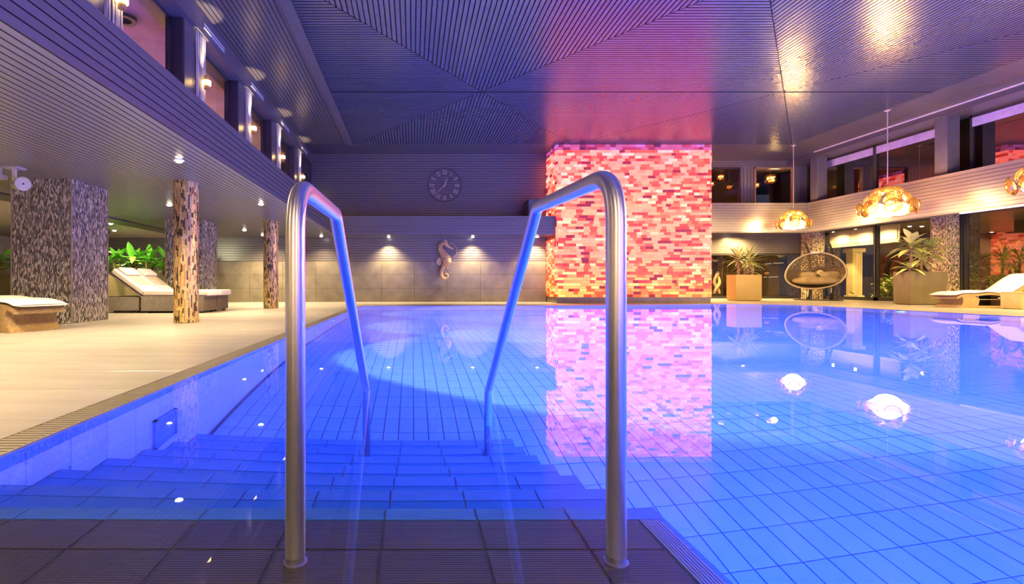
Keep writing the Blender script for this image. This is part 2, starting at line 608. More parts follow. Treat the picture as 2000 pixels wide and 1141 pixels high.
def smoothpath(pts, n=8):
    """Catmull-Rom through points"""
    P = [Vector(p) for p in pts]
    P = [P[0] * 2 - P[1]] + P + [P[-1] * 2 - P[-2]]
    out = []
    for i in range(1, len(P) - 2):
        for k in range(n):
            t = k / n
            a, b, c, d = P[i - 1], P[i], P[i + 1], P[i + 2]
            out.append(0.5 * ((2 * b) + (c - a) * t + (2 * a - 5 * b + 4 * c - d) * t * t + (3 * b - a - 3 * c + d) * t ** 3))
    out.append(P[-2])
    return out


def fillet(pts, radii, n=8):
    """polyline with rounded corners"""
    out = [Vector(pts[0])]
    for i in range(1, len(pts) - 1):
        a, b, c = Vector(pts[i - 1]), Vector(pts[i]), Vector(pts[i + 1])
        u, w = (a - b).normalized(), (c - b).normalized()
        ang = u.angle(w)
        r = radii[i - 1]
        d = min(r / math.tan(ang / 2), (a - b).length * 0.49, (c - b).length * 0.49)
        p0, p1 = b + u * d, b + w * d
        for k in range(n + 1):
            t = k / n
            out.append(p0 * (1 - t) ** 2 + b * 2 * t * (1 - t) + p1 * t * t)
    out.append(Vector(pts[-1]))
    return out

# ================================================================ LARGE STRUCTURE
ZC = 4.95            # hall ceiling
ZS = 2.16            # underside of the left and back galleries
PX0, PX1 = -1.39, 11.0
EDGE = [(-1.39, -1.3), (-1.39, 13.26), (3.9, 13.5), (9.4, 14.55), (10.1, 14.35), (10.7, 13.85), (10.95, 13.2), (11.0, 12.4), (11.0, -1.3)]


def floor_z(y):
    return -1.5 - max(0.0, min(y, 15.0) - 6.55) * 0.05


# ---- pool basin
pool = struct('pool_basin', 'tiled swimming pool basin under clear blue-lit water', 'pool')
mb = MB()
ys = [-1.3, 6.55, 15.0]
for a, b_ in zip(ys[:-1], ys[1:]):
    mb.add([(-1.6, a, floor_z(a) - 0.012), (11.3, a, floor_z(a) - 0.012), (11.3, b_, floor_z(b_) - 0.012), (-1.6, b_, floor_z(b_) - 0.012)], [(0, 1, 2, 3)])
mb.build('floor_bed', M['pool_grout'], pool)
mb = MB()
for (xa, ya), (xb, yb) in zip(EDGE[1:-1], EDGE[2:]):
    mb.add([(xa, ya, -2.1), (xb, yb, -2.1), (xb, yb, 0.0), (xa, ya, 0.0)], [(0, 1, 2, 3)])
mb.add([(-1.402, -2.6, -2.1), (-1.402, 13.3, -2.1), (-1.402, 13.3, -0.002), (-1.402, -2.6, -0.002)], [(0, 1, 2, 3)])
mb.add([(-1.4, -1.3, -2.1), (11, -1.3, -2.1), (11, -1.3, 0), (-1.4, -1.3, 0)], [(3, 2, 1, 0)])
mb.build('basin_wall', M['wall_tile'], pool)

# floor tiles: the largest in view one by one, the rest joined
TX, TY = 0.106, 0.2245
ft = slab_tile(TX - 0.005, TY - 0.005, 0.011, M['pool_tile'])
cand = []
rest = MB()
i0, i1 = int(-1.4 / TX), int(11.2 / TX)
for j in range(-4, 57):
    yc = 2.145 + TY * (j + 0.5)
    for i in range(i0, i1 + 1):
        xc = 0.006 + TX * (i + 0.5)
        if xc < -1.33 or yc > 14.4 or (yc > 13.1 and xc < 3) or xc > 10.95:
            continue
        if xc < 0.62 and yc < 3.1:
            continue
        px = 806 + 960 * xc / yc if yc > 0.5 else 9999
        if px < 1995 and yc > 1.75:
            cand.append((math.hypot(xc, yc) * yc, xc, yc))
        elif px < 4000 or yc > 1:
            cand.append((1e6, xc, yc))
cand.sort()
for k, (_, xc, yc) in enumerate(cand):
    z = floor_z(yc)
    if k < 296:
        piece('tile', ft, pool, (xc, yc, z))
    else:
        a, d = TX / 2 - 0.0025, TY / 2 - 0.0025
        za, zb = floor_z(yc - d), floor_z(yc + d)
        rest.add([(xc - a, yc - d, za), (xc + a, yc - d, za), (xc + a, yc + d, zb), (xc - a, yc + d, zb),
                  (xc - a, yc - d, za - .011), (xc + a, yc - d, za - .011), (xc + a, yc + d, zb - .011), (xc - a, yc + d, zb - .011)],
                 [(0, 1, 2, 3), (0, 4, 5, 1), (1, 5, 6, 2), (2, 6, 7, 3), (3, 7, 4, 0)])
rest.build('far_floor_tiles', M['pool_tile'], pool, kind='stuff')


def tread_z(y):
    if y < 1.315:
        return -0.035
    for k in range(1, 7):
        if y < 1.315 + 0.31 * k:
            return [-.24, -.455, -.67, -.885, -1.10, -1.30][k - 1]
    return floor_z(y)


# left pool wall: blue waterline band and pale courses
pwall = struct('pool_wall_left', 'pale tiled left wall of the pool below the grating', 'pool wall')
WP = 0.2335


def wall_tile(dy, dz, m):
    b = MB()
    e = 0.003
    y, z = dy / 2, dz / 2
    vs = [(0, -y, -z), (0, y, -z), (0, y, z), (0, -y, z), (.008, -y, -z), (.008, y, -z), (.008, y, z), (.008, -y, z),
          (.011, -y + e, -z + e), (.011, y - e, -z + e), (.011, y - e, z - e), (.011, -y + e, z - e)]
    fs = [(8, 9, 10, 11)]
    for a in (0, 4):
        fs += [(a + i, a + (i + 1) % 4, a + 4 + (i + 1) % 4, a + 4 + i) for i in range(4)]
    b.add(vs, fs)
    return b


wt = wall_tile(WP - 0.005, 0.102, None).mesh('tile', M['wall_tile'])
bt = wall_tile(WP - 0.004, 0.160, None).mesh('band_tile', M['band_tile'])
rest, restb = MB(), MB()
np_ = 0
for j in range(-8, 50):
    yc = 2.004 + WP * (j + 0.5)
    if yc < -1.5 or yc > 13.2:
        continue
    near = 1.4 < yc < 7.3
    if near and np_ < 298:
        piece('band_tile', bt, pwall, (-1.402, yc, -0.084))
        np_ += 1
    else:
        for q in ((-1.39, yc, -0.084),):
            restb.add([(-1.391, yc - .115, -.164), (-1.391, yc + .115, -.164), (-1.391, yc + .115, -.004), (-1.391, yc - .115, -.004),
                       (-1.402, yc - .115, -.164), (-1.402, yc + .115, -.164), (-1.402, yc + .115, -.004), (-1.402, yc - .115, -.004)],
                      [(0, 1, 2, 3), (0, 4, 5, 1), (1, 5, 6, 2), (2, 6, 7, 3), (3, 7, 4, 0)])
    for c in range(17):
        zc = -0.168 - 0.107 * (c + 0.5)
        if zc - .05 < floor_z(yc) - .05 or zc < tread_z(yc) - 0.04:
            continue
        if near and np_ < 298:
            piece('tile', wt, pwall, (-1.402, yc, zc))
            np_ += 1
        else:
            rest.add([(-1.391, yc - .114, zc - .051), (-1.391, yc + .114, zc - .051), (-1.391, yc + .114, zc + .051), (-1.391, yc - .114, zc + .051),
                      (-1.402, yc - .114, zc - .051), (-1.402, yc + .114, zc - .051), (-1.402, yc + .114, zc + .051), (-1.402, yc - .114, zc + .051)],
                     [(0, 1, 2, 3), (0, 4, 5, 1), (1, 5, 6, 2), (2, 6, 7, 3), (3, 7, 4, 0)])
rest.build('far_wall_tiles', M['wall_tile'], pwall, kind='stuff')
restb.build('far_band_tiles', M['band_tile'], pwall, kind='stuff')
MB().box(-1.404, -1.4025, -2, 13.25, -2.1, -0.003).build('wall_grout', M['pool_grout'], pwall)

# pool steps
steps = struct('pool_steps', 'wide tiled steps leading down into the blue pool from the dark landing', 'steps')
SX0, SX1 = -1.388, 0.645
prof = [(-1.28, -1.7), (-1.28, -0.043), (1.312, -0.043)]
for k, z in enumerate([-.24, -.455, -.67, -.885, -1.10, -1.30]):
    y0 = 1.312 + .31 * k
    prof += [(y0, z - .008), (y0 + .31, z - .008)]
prof += [(3.172, -1.7)]
MB().prism(prof, 'x', SX0, SX1 - 0.004).build('step_core', M['step_grout'], steps)
JX = [-1.388] + [-0.0725 + 0.2363 * k for k in range(-5, 4)]
JX = [x for x in JX if x < 0.63] + [0.645]
JX = sorted(set(round(x, 4) for x in JX))
cache = {}


def tl(w, d, m, name):
    key = (round(w, 3), round(d, 3), name)
    if key not in cache:
        cache[key] = slab_tile(w - 0.004, d - 0.004, 0.008, m, name, 0.002)
    return cache[key]


for k in range(0, 7):
    z = [-.035, -.24, -.455, -.67, -.885, -1.10, -1.30][k]
    yf = 1.315 + .31 * k
    for xa, xb in zip(JX[:-1], JX[1:]):
        if k == 0:
            xb2 = min(xb, 0.572)
            piece('nosing', tl(xb - xa, 0.068, M['nosing'], 'nosing'), steps, ((xa + xb) / 2, yf - .034, z))
            for r in range(9):
                if xb2 - xa > 0.02:
                    piece('landing_tile', tl(xb2 - xa, 0.1365, M['landing'], 'landing_tile'), steps,
                          ((xa + xb2) / 2, yf - .068 - .1365 * (r + .5), z))
        else:
            piece('nosing', tl(xb - xa, 0.075, M['nosing'], 'nosing'), steps, ((xa + xb) / 2, yf - .0375, z))
            piece('tread_tile', tl(xb - xa, 0.235, M['step_tile'], 'tread_tile'), steps, ((xa + xb) / 2, yf - .075 - .1175, z))
mb = MB()
for r in range(9):
    piece('side_nosing', tl(0.073, 0.1365, M['nosing'], 'side_nosing'), steps, (0.6085, 1.315 - .068 - .1365 * (r + .5), -.035))
for q in range(7):
    x = 0.576 + q * 0.0075
    mb.box(x, x + 0.0032, 0.1, 1.245, -.036, -.031)
mb.build('grip_ribs', M['white_metal'], steps, kind='stuff')

# water
mb = MB()
w_out = [(x, y, -0.004) for x, y in EDGE]
mb.add(w_out, [tuple(range(len(w_out)))[::-1]])
water = mb.build('pool_water', M['water'], None, kind='structure', label='clear still pool water glowing blue', cat='water')

# ---- deck
deck = struct('floor', 'beige tiled pool deck around the pool', 'floor')
mb = MB()
mb.add([(-13.5, -3, -.008), (-1.545, -3, -.008), (-1.545, 16.6, -.008), (-13.5, 16.6, -.008)], [(0, 1, 2, 3)])
mb.build('left_bed', M['deck_joint'], deck)
dt = {}
XB = [-1.545 - 1.15 * k for k in range(0, 11)]
for i in range(10):
    for j in range(26):
        y0 = 0.9 + 0.6 * j + (0.0)
        x1, x0 = XB[i], XB[i + 1]
        if y0 < -1 or (806 + 960 * x1 / max(y0 + .6, .2)) < -30:
            continue
        key = 0
        if key not in dt:
            dt[key] = slab_tile(1.15 - .004, .6 - .004, .008, M['deck'], 'tile', .0015)
        piece('tile', dt[key], deck, ((x0 + x1) / 2, y0 + .3, 0.0))
mb = MB()
mb.add([(-13.5, -5, 0), (-1.545, -5, 0), (-1.545, .897, 0), (-13.5, .897, 0)], [(0, 1, 2, 3)])
mb.add([(-1.545, -5, 0), (23, -5, 0), (23, -1.3, 0), (-1.545, -1.3, 0)], [(0, 1, 2, 3)])
# back and right deck follow the pool outline
pts = EDGE[1:-1]
out = []
for x, y in pts:
    if y > 13.0 and x < 9.9:
        out.append((x, 24.0))
    else:
        out.append(None)
bl = [(-1.545, 13.26)] + [p for p in EDGE[1:4]]
for (xa, ya), (xb, yb) in zip(bl[:-1], bl[1:]):
    mb.add([(xa, ya, 0), (xb, yb, 0), (xb, 24, 0), (xa, 24, 0)], [(0, 1, 2, 3)])
mb.add([(9.4, 14.55, 0), (10.1, 14.35, 0), (10.7, 13.85, 0), (10.95, 13.2, 0), (23, 13.2, 0), (23, 24, 0), (9.4, 24, 0)], [(0, 1, 2, 3, 4, 5, 6)])
mb.add([(10.95, 13.2, 0), (11, 12.4, 0), (11, -3, 0), (23, -3, 0), (23, 13.2, 0)], [(0, 1, 2, 3, 4)])
mb.build('far_deck', M['deck'], deck)
# tile joints of the far deck are too fine to see; its pool lip is a pale kerb
lip = struct('trim_1', 'pale kerb along the far and right edges of the pool', 'kerb')
mb = MB()
for (xa, ya), (xb, yb) in zip(EDGE[1:-1], EDGE[2:]):
    d = Vector((xb - xa, yb - ya, 0)).normalized()
    n = Vector((-d.y, d.x, 0)) * 0.16
    mb.add([(xa, ya, -.03), (xb, yb, -.03), (xb + n.x, yb + n.y, -.03), (xa + n.x, ya + n.y, -.03),
            (xa, ya, .004), (xb, yb, .004), (xb + n.x, yb + n.y, .004), (xa + n.x, ya + n.y, .004)],
           [(4, 5, 6, 7), (0, 1, 5, 4), (2, 3, 7, 6), (1, 2, 6, 5), (3, 0, 4, 7)])
mb.build('kerb_stone', M['deck'], lip)

# ---- overflow grating
gr = thing('overflow_grating', 'brown slatted overflow grating along the left pool edge', 'grating', (-1.47, 6.0, 0))
MB().box(-1.545, -1.40, -2.5, 13.3, -.10, -.075).build('gutter', M['gutter'], gr)
for x in (-1.545, -1.400):
    MB().box(x, x + .008, -2.5, 13.3, -.075, .003).build('rail', M['grate'], gr)
bar = MB().box(-.0665, .0665, -.009, .009, -.022, 0.002).mesh('bar', M['grate'])
restg = MB()
for k in range(0, 420):
    y = 0.95 + .0295 * k
    if y > 13.2:
        break
    if 1.4 < y < 6.4:
        piece('bar', bar, gr, (-1.4685 + 1.47, y - 6.0, 0))
    else:
        restg.box(-1.535, -1.402, y - .009, y + .009, -.022, .002)
restg.build('far_bars', M['grate'], gr, kind='stuff')

# ================================================================ CEILING
ceil = struct('ceiling', 'dark slatted hall ceiling with mitred square panels', 'ceiling')
MB().box(-14, 23.5, -5.2, 24, ZC + .022, ZC + .16).build('backing', M['backing'], ceil)
PIT = 0.083
HA, HB = 3.415, 4.2
ceil_rest = MB()
nceil = 0


def ceil_quad(p, part):
    global nceil
    b = MB() if part else ceil_rest
    b.prism(p, 'z', ZC - .012, ZC + .02)
    if part:
        b.build('slat', M['ceil'], ceil, side='z')
        nceil += 1


for cx in (1.55, 8.38):
    cy = 11.1
    n = int(round(2 * HA / PIT))
    p = 2 * HA / n
    g = 0.0105
    for i in range(n):
        x0, x1 = cx - HA + p * i + g, cx - HA + p * (i + 1) - g
        if x0 < cx < x1:
            x1 = cx - .001
        e0, e1 = HB * abs(x0 - cx) / HA, HB * abs(x1 - cx) / HA
        ceil_quad([(x0, cy - HB), (x1, cy - HB), (x1, cy - e1 - g), (x0, cy - e0 - g)], True)
        ceil_quad([(x0, cy + e0 + g), (x1, cy + e1 + g), (x1, cy + HB), (x0, cy + HB)], False)
    n = int(round(2 * HB / PIT))
    p = 2 * HB / n
    for i in range(n):
        y0, y1 = cy - HB + p * i + g, cy - HB + p * (i + 1) - g
        if y0 < cy < y1:
            y1 = cy - .001
        e0, e1 = HA * abs(y0 - cy) / HB, HA * abs(y1 - cy) / HB
        part = y1 < 9.7
        ceil_quad([(cx - HA, y0), (cx - e0 - g, y0), (cx - e1 - g, y1), (cx - HA, y1)], part)
        part = y1 < 9.7 and cx < 5
        ceil_quad([(cx + e0 + g, y0), (cx + HA, y0), (cx + HA, y1), (cx + e1 + g, y1)], part)
ceil_rest.build('far_slats', M['ceil'], ceil, kind='stuff', side='z')
MB().box(-1.865, 11.8, -5, 6.9, ZC, ZC + .02).build('near_panel', M['ceil'], ceil)
# flat border round the mitred field
MB().box(-2.06, -1.867, -3, 15.31, ZC - .035, ZC + .02).build('border_trim', M['slat'], ceil)
MB().box(-2.06, 17, 15.31, 17.5, ZC - .004, ZC + .02).build('back_border', M['dark_paint'], ceil)
MB().box(11.802, 14.0, -3, 15.308, ZC - .004, ZC + .02).build('right_border', M['dark_paint'], ceil)
for i in range(16):
    x0 = -3.36 + .0812 * i
    MB().box(x0 + .006, x0 + .0745, -3, 15.31, ZC, ZC + .02).build('border_slat', M['slat'], ceil, side='z')
MB().box(-3.36, -2.06, 15.31, 16.5, ZC - .004, ZC + .02).build('corner_border', M['dark_paint'], ceil)

# ================================================================ LEFT GALLERY
lg = struct('wall_left', 'slatted left gallery front and underside above the deck', 'wall')
FX = -2.453
MB().box(-13.2, FX - .02, -3, 16.5, ZS + .022, 2.70).build('gallery_slab', M['backing'], lg)
MB().box(-3.9, FX + .004, -3, 15.4, 2.70, 2.722).build('gallery_ledge', M['slat'], lg)
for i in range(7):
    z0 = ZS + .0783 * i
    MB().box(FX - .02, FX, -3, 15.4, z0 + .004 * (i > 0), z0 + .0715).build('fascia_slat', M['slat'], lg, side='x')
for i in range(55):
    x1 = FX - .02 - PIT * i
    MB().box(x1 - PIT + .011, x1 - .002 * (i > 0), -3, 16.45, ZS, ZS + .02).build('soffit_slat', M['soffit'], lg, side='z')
MB().box(-7.55, -7.05, -3, 16.5, 2.125, ZS + .02).build('cross_beam', M['dark_paint'], lg)
MB().box(-13.2, -7.55, -3, 16.5, ZS - .01, ZS + .02).build('plain_soffit', M['plaster'], lg)
MB().box(-13.4, -13.2, -3, 16.7, 0, 2.7).build('end_wall', M['plaster'], lg)

# back wall below the galleries
bw = struct('wall_back', 'back wall of stone panels and dark slats behind the pool', 'wall')
MB().box(-13.2, 4.49, 16.5, 16.7, 0, 5.0).build('core', M['backing'], bw)
mb = None
xs = [-13.2 + 1.105 * k for k in range(0, 17)]
for xa, xb in zip(xs[:-1], xs[1:]):
    xb = min(xb, 4.47)
    for z0, z1 in ((0.0, .45), (.45, .91), (.91, 1.365)):
        MB().box(xa + .004, xb - .004, 16.475 - R.random() * .004, 16.5, z0 + .003, z1 - .003).build('panel', M['wall_stone'], bw)
mb = MB()
for i in range(10):
    z0 = 1.37 + .083 * i
    mb.box(-13.2, 4.47, 16.47, 16.5, z0 + .006, min(z0 + .077, ZS + .03))
mb.build('lower_slats', M['slat_x'], bw, side='y', kind='stuff')
mb = MB()
for i in range(27):
    z0 = 2.73 + .0826 * i
    mb.box(-3.5, 4.47, 16.47, 16.5, z0 + .006, min(z0 + .077, ZC))
mb.build('upper_slats', M['slat_x'], bw, side='y', kind='stuff')
# back gallery ledge
MB().box(FX + .0, 4.475, 15.42, 16.47, ZS + .01, 2.735).build('ledge_core', M['dark_paint'], bw)
for i in range(7):
    z0 = ZS + .0823 * i
    MB().box(FX + .002, 4.475, 15.4, 15.42, z0 + .004 * (i > 0), z0 + .0755).build('ledge_slat', M['slat_x'], bw, side='y')
mb = MB()
for i in range(12):
    y0 = 15.42 + .0875 * i
    mb.box(FX, 4.475, y0 + .006, y0 + .08, ZS - .004, ZS + .01)
mb.build('ledge_soffit_slats', M['slat_x'], bw, kind='stuff')

# ---- left gallery windows: piers, panes, curtains, wall lamps
PY = [5.5 + 2.3 * k for k in range(-1, 5)]
wl = struct('wall_gallery', 'dark piers and beam of the left gallery windows', 'wall')
MB().box(-3.9, -3.36, -3, 16.5, 4.60, ZC).build('head_beam', M['pier'], wl)
for k, y in enumerate(PY):
    MB().box(-3.70, -3.45, y - .42, y + .30, 2.72, 4.60).build('pier', M['dark_frame'], wl, bevel=.012)
    MB().box(-3.455, -3.435, y - .40, y + .28, 2.72, 4.60).build('pier_front', M['pier'], wl)
MB().box(-3.70, -3.4, 15.35, 16.47, 2.72, 4.6).build('end_pier', M['dark_frame'], wl)
MB().box(-7.2, -3.9, -3, 16.5, 2.70, 2.74).build('room_floor', M['room'], wl)
MB().box(-7.2, -3.70, -3, 16.5, 4.66, 4.70).build('room_ceiling', M['room'], wl)
MB().box(-7.3, -7.2, -3, 16.5, 2.70, 4.70).build('room_wall', M['room'], wl)
for k in range(len(PY) - 1 + 1):
    y0 = PY[k] + .30
    y1 = (PY[k + 1] if k + 1 < len(PY) else 15.77) - .42
    if y1 - y0 < .2:
        continue
    w = struct('window_%d' % (k + 1), 'left gallery window %s' % ['nearest, cut by the top of the picture', 'with a round ceiling fitting behind its pink pane',
               'between the first and second lit piers', 'between the second and third lit piers', 'between the third and fourth lit piers', 'last before the clock wall'][k], 'window')
    MB().box(-3.66, -3.655, y0 + .05, y1 - .05, 2.78, 4.55).build('pane', M['pane_left'], w)
    fr = MB()
    for a, b2, c, d in ((y0, y0 + .05, 2.73, 4.6), (y1 - .05, y1, 2.73, 4.6), (y0, y1, 4.55, 4.6), (y0, y1, 2.73, 2.78)):
        fr.box(-3.69, -3.63, a, b2, c, d)
    fw = fr.build('frame', M['dark_frame'], w)

# ================================================================ GLOWING SALT BRICK BLOCK
salt = struct('wall_salt', 'glowing pink and orange salt brick block rising to the ceiling', 'wall')
BX0, BX1, BY0 = 4.48, 9.31, 15.3
MB().box(BX0 + .045, BX1 - .045, BY0 + .045, 20.6, .185, ZC).build('lit_core', M['salt_core'], salt)
MB().box(BX0 + .02, BX1 - .02, BY0 + .02, 20.6, 0, .185).build('plinth', M['wall_stone'], salt)


def salt_tone(u, z):
    t = R.random()
    zz = (z - .185) / (ZC - .185)
    bright = (3.4, 0.60, 0.33) if R.random() > .18 else (3.6, 1.0, .62)
    mid = (2.8, 0.18, 0.085)
    deep = (1.4, 0.045, 0.045)
    dark = (0.38, 0.015, 0.045)
    if t < .34:
        c = [b * (.9 + .2 * R.random()) for b in bright]
    elif t < .70:
        f = R.random()
        c = [a * f + b * (1 - f) for a, b in zip(bright, mid)]
    elif t < .94:
        f = R.random()
        c = [a * f + b * (1 - f) for a, b in zip(mid, deep)]
    else:
        c = list(dark)
    # coloured LED strips: orange along the foot, magenta along the top
    lo = max(0.0, 1 - zz / .28)
    hi = max(0.0, (zz - .62) / .38)
    c[1] *= (1 + .28 * lo) * (1 - .18 * hi)
    c[2] *= (1 - .62 * lo) * (1 + .38 * hi)
    c[0] *= (1 - .05 * lo)
    if zz > .965:
        c = [c[0] * .22, c[1] * .25, c[2] * .9 + .05]
    return tuple(c)


def brick_geo(b, face, u0, u1, z0, z1, dp, col):
    """one brick with chamfered face: face 'f' front, 'l' left side, 'r' right side"""
    e = .008
    loc = [(u0, 0, z0), (u1, 0, z0), (u1, 0, z1), (u0, 0, z1), (u0, dp - e, z0), (u1, dp - e, z0), (u1, dp - e, z1), (u0, dp - e, z1),
           (u0 + e, dp, z0 + e), (u1 - e, dp, z0 + e), (u1 - e, dp, z1 - e), (u0 + e, dp, z1 - e)]
    if face == 'f':
        vs = [(u, BY0 + .05 - d, z) for u, d, z in loc]
    elif face == 'l':
        vs = [(BX0 + .05 - d, u, z) for u, d, z in loc]
    else:
        vs = [(BX1 - .05 + d, u, z) for u, d, z in loc]
    fs = [(8, 9, 10, 11)]
    for a in (0, 4):
        fs += [(a + i, a + (i + 1) % 4, a + 4 + (i + 1) % 4, a + 4 + i) for i in range(4)]
    if face == 'l':
        fs = [f[::-1] for f in fs]
    b.add(vs, fs, col)


bh = (ZC - .185) / 54
allb = []
for r in range(54):
    z0, z1 = .185 + bh * r + .0025, .185 + bh * (r + 1) - .0025
    for face, a, e_ in (('f', BX0, BX1), ('l', BY0, 16.5), ('r', BY0, 20.5)):
        if face == 'l' and ZS - .1 < (z0 + z1) / 2 < 2.74:
            a = BY0
            e_ = 15.42
        u = a + (R.random() * .12)
        first = True
        ua = a
        while ua < e_ - .02:
            wd = R.uniform(.13, .30)
            ub = min(e_, ua + wd)
            if e_ - ub < .06:
                ub = e_
            allb.append((face, ua + .0025, ub - .0025, z0, z1, .05 + R.uniform(-.012, .012)))
            ua = ub
front = [k for k, b in enumerate(allb) if b[0] == 'f']
R2 = random.Random(3)
single = set(sorted(front, key=lambda k: -(allb[k][2] - allb[k][1]))[:298])
rest = MB()
for k, (face, a, e_, z0, z1, dp) in enumerate(allb):
    col = salt_tone(a, (z0 + z1) / 2)
    if k in single:
        b = MB()
        brick_geo(b, face, a, e_, z0, z1, dp, col)
        b.build('brick', M['salt'], salt)
    else:
        brick_geo(rest, face, a, e_, z0, z1, dp, col)
rest.build('small_bricks', M['salt'], salt, kind='stuff')

# ================================================================ RIGHT AND BACK-RIGHT GALLERY
rg = struct('wall_right', 'slatted right gallery front under the upper windows', 'wall')
RX = 13.1
FZ0, FZ1 = 2.34, 3.285
MB().box(RX + .02, 23, -3, 23, 2.75, FZ1 - .02).build('gallery_slab', M['backing'], rg)
MB().box(RX + .02, RX + .28, -3, 16.3, FZ0 + .01, 2.76).build('downstand', M['dark_paint'], rg)
nf = 11
ph = (FZ1 - FZ0) / nf
for i in range(nf):
    z0 = FZ0 + ph * i
    MB().box(RX, RX + .02, -3, 16.3, z0 + .004 * (i > 0), z0 + ph - .006).build('fascia_slat', M['slat'], rg, side='x')
MB().box(RX - .01, 14.0, -3, 16.3, FZ1 - .02, FZ1 + .004).build('gallery_ledge', M['slat'], rg)
MB().box(RX - .012, RX + .3, -3, 16.3, FZ0 - .035, FZ0 + .005).build('fascia_foot', M['dark_paint'], rg)
MB().box(RX - .03, RX + .08, -3, 11.75, FZ0 - .075, FZ0 - .035).build('pale_rail', M['white_metal'], rg)
# back-right part
bg = struct('wall_back_right', 'slatted gallery front and upper wall right of the salt bricks', 'wall')
MB().box(BX1, RX + .3, 16.32, 20.6, 2.75, FZ1 - .02).build('gallery_slab', M['backing'], bg)
MB().box(BX1, RX + .02, 16.32, 16.58, FZ0 + .01, 2.76).build('downstand', M['dark_paint'], bg)
for i in range(nf):
    z0 = FZ0 + ph * i
    MB().box(BX1, RX + .02, 16.3, 16.32, z0 + .004 * (i > 0), z0 + ph - .006).build('fascia_slat', M['slat_x'], bg, side='y')
MB().box(BX1, RX + .9, 16.29, 17.3, FZ1 - .02, FZ1 + .004).build('gallery_ledge', M['slat'], bg)
MB().box(BX1, RX + .3, 16.288, 16.58, FZ0 - .035, FZ0 + .005).build('fascia_foot', M['dark_paint'], bg)
for xa, xb, za, zb in ((BX1, 10.4, FZ1, 4.70), (11.52, 12.0, FZ1, 4.70), (13.37, 14.0, FZ1, 4.70)):
    n = int((xb - xa) / .12)
    for i in range(max(1, n)):
        w = (xb - xa) / max(1, n)
        MB().box(xa + w * i + .006, xa + w * (i + 1) - .006, 17.28, 17.4, za, zb).build('board', M['slat'], bg)
mb = MB()
for i in range(3):
    mb.box(BX1, 14.0, 17.28, 17.4, 4.70 + .083 * i, 4.70 + .083 * i + .075)
mb.build('head_slats', M['slat_x'], bg, side='y', kind='stuff')
mb = MB()
for i in range(11):
    z0 = 1.88 + .08 * i
    mb.box(BX1, 16.7, 20.48, 20.5, z0 + .005, z0 + .075)
mb.build('low_slats', M['slat_x'], bg, side='y', kind='stuff')
MB().box(BX1, 16.7, 20.5, 20.6, 1.88, 2.76).build('low_core', M['backing'], bg)
MB().box(BX1, RX + .4, 16.5, 20.5, 2.72, 2.75).build('low_soffit', M['slat'], bg)
MB().box(RX + .3, 16.7, -3, 20.5, 2.72, 2.75).build('low_soffit', M['slat'], rg)
for xa, xb in ((10.4, 11.52), (12.0, 13.37)):
    k = 7 if xa < 11 else 8
    w = struct('window_%d' % k, ['upper back window beside the salt bricks with small golden lamps', 'upper back window with an amber curtain and a bright lamp'][k - 7], 'window')
    fr = MB()
    t = .05
    for a, b2, c, d in ((xa, xa + t, FZ1, 4.7), (xb - t, xb, FZ1, 4.7), (xa, xb, 4.65, 4.7), (xa, xb, FZ1, FZ1 + .1)):
        fr.box(a, b2, 17.25, 17.33, c, d)
    fw = fr.build('frame', M['gold'] if k == 8 else M['dark_frame'], w)
    MB().box(xa + t, xb - t, 17.30, 17.305, FZ1 + .1, 4.65).build('pane', M['pane_left'], w)
MB().box(9.4, 14.2, 20.3, 20.4, 3.2, 5.0).build('room_wall', M['room_dark'], bg)
MB().box(9.4, 14.2, 17.4, 20.4, 4.86, 4.90).build('room_ceiling', M['room_dark'], bg)

# upper right windows
ru = struct('wall_right_upper', 'dark beam and square columns of the upper right windows', 'wall')
MB().box(RX + .06, 14.0, -3, 17.4, 4.78, ZC - .004).build('head_beam', M['dark_paint'], ru)
MB().box(RX + .03, RX + .06, -3, 16.1, ZC - .045, ZC - .012).build('light_rail', M['white_metal'], ru)
for y in (4.55, 8.45, 12.38, 16.30):
    MB().box(13.3, 13.62, y - .15, y + .15, FZ1, ZC - .01).build('column', M['pier'], ru, bevel=.01)
for k, (ya, yb) in enumerate(((4.7, 8.3), (8.6, 12.23), (12.53, 17.3))):
    w = struct('window_%d' % (9 + k), ['upper right window nearest, beyond the picture edge', 'upper right window mirroring the glowing salt bricks',
               'upper right window pair behind the bigger hanging lamp'][k], 'window')
    ym = 14.75 if k == 2 else (ya + yb) / 2
    t = .05
    fr = MB()
    for a, b2 in ((ya, ya + t), (ym - .045, ym + .045), (yb - t, yb)):
        fr.box(13.86, 13.94, a, b2, FZ1, 4.78)
    fr.box(13.86, 13.94, ya, yb, 4.72, 4.78)
    fr.box(13.86, 13.94, ya, yb, FZ1, FZ1 + .06)
    fw = fr.build('frame', M['dark_frame'], w)
    for a, b2 in ((ya + t, ym - .045), (ym + .045, yb - t)):
        MB().box(13.90, 13.905, a, b2, FZ1 + .06, 4.72).build('pane', M['pane_right'], fw)
        MB().box(13.865, 13.875, a + .02, b2 - .35 * (k == 2 and a > 14), 4.49, 4.71).build('blind', M['blind'], w, label='folded blind with lilac light in its colour along the top of the pane')
MB().box(14.5, 14.6, -3, 20, 3.2, 5).build('dark_backdrop', M['black'], ru)

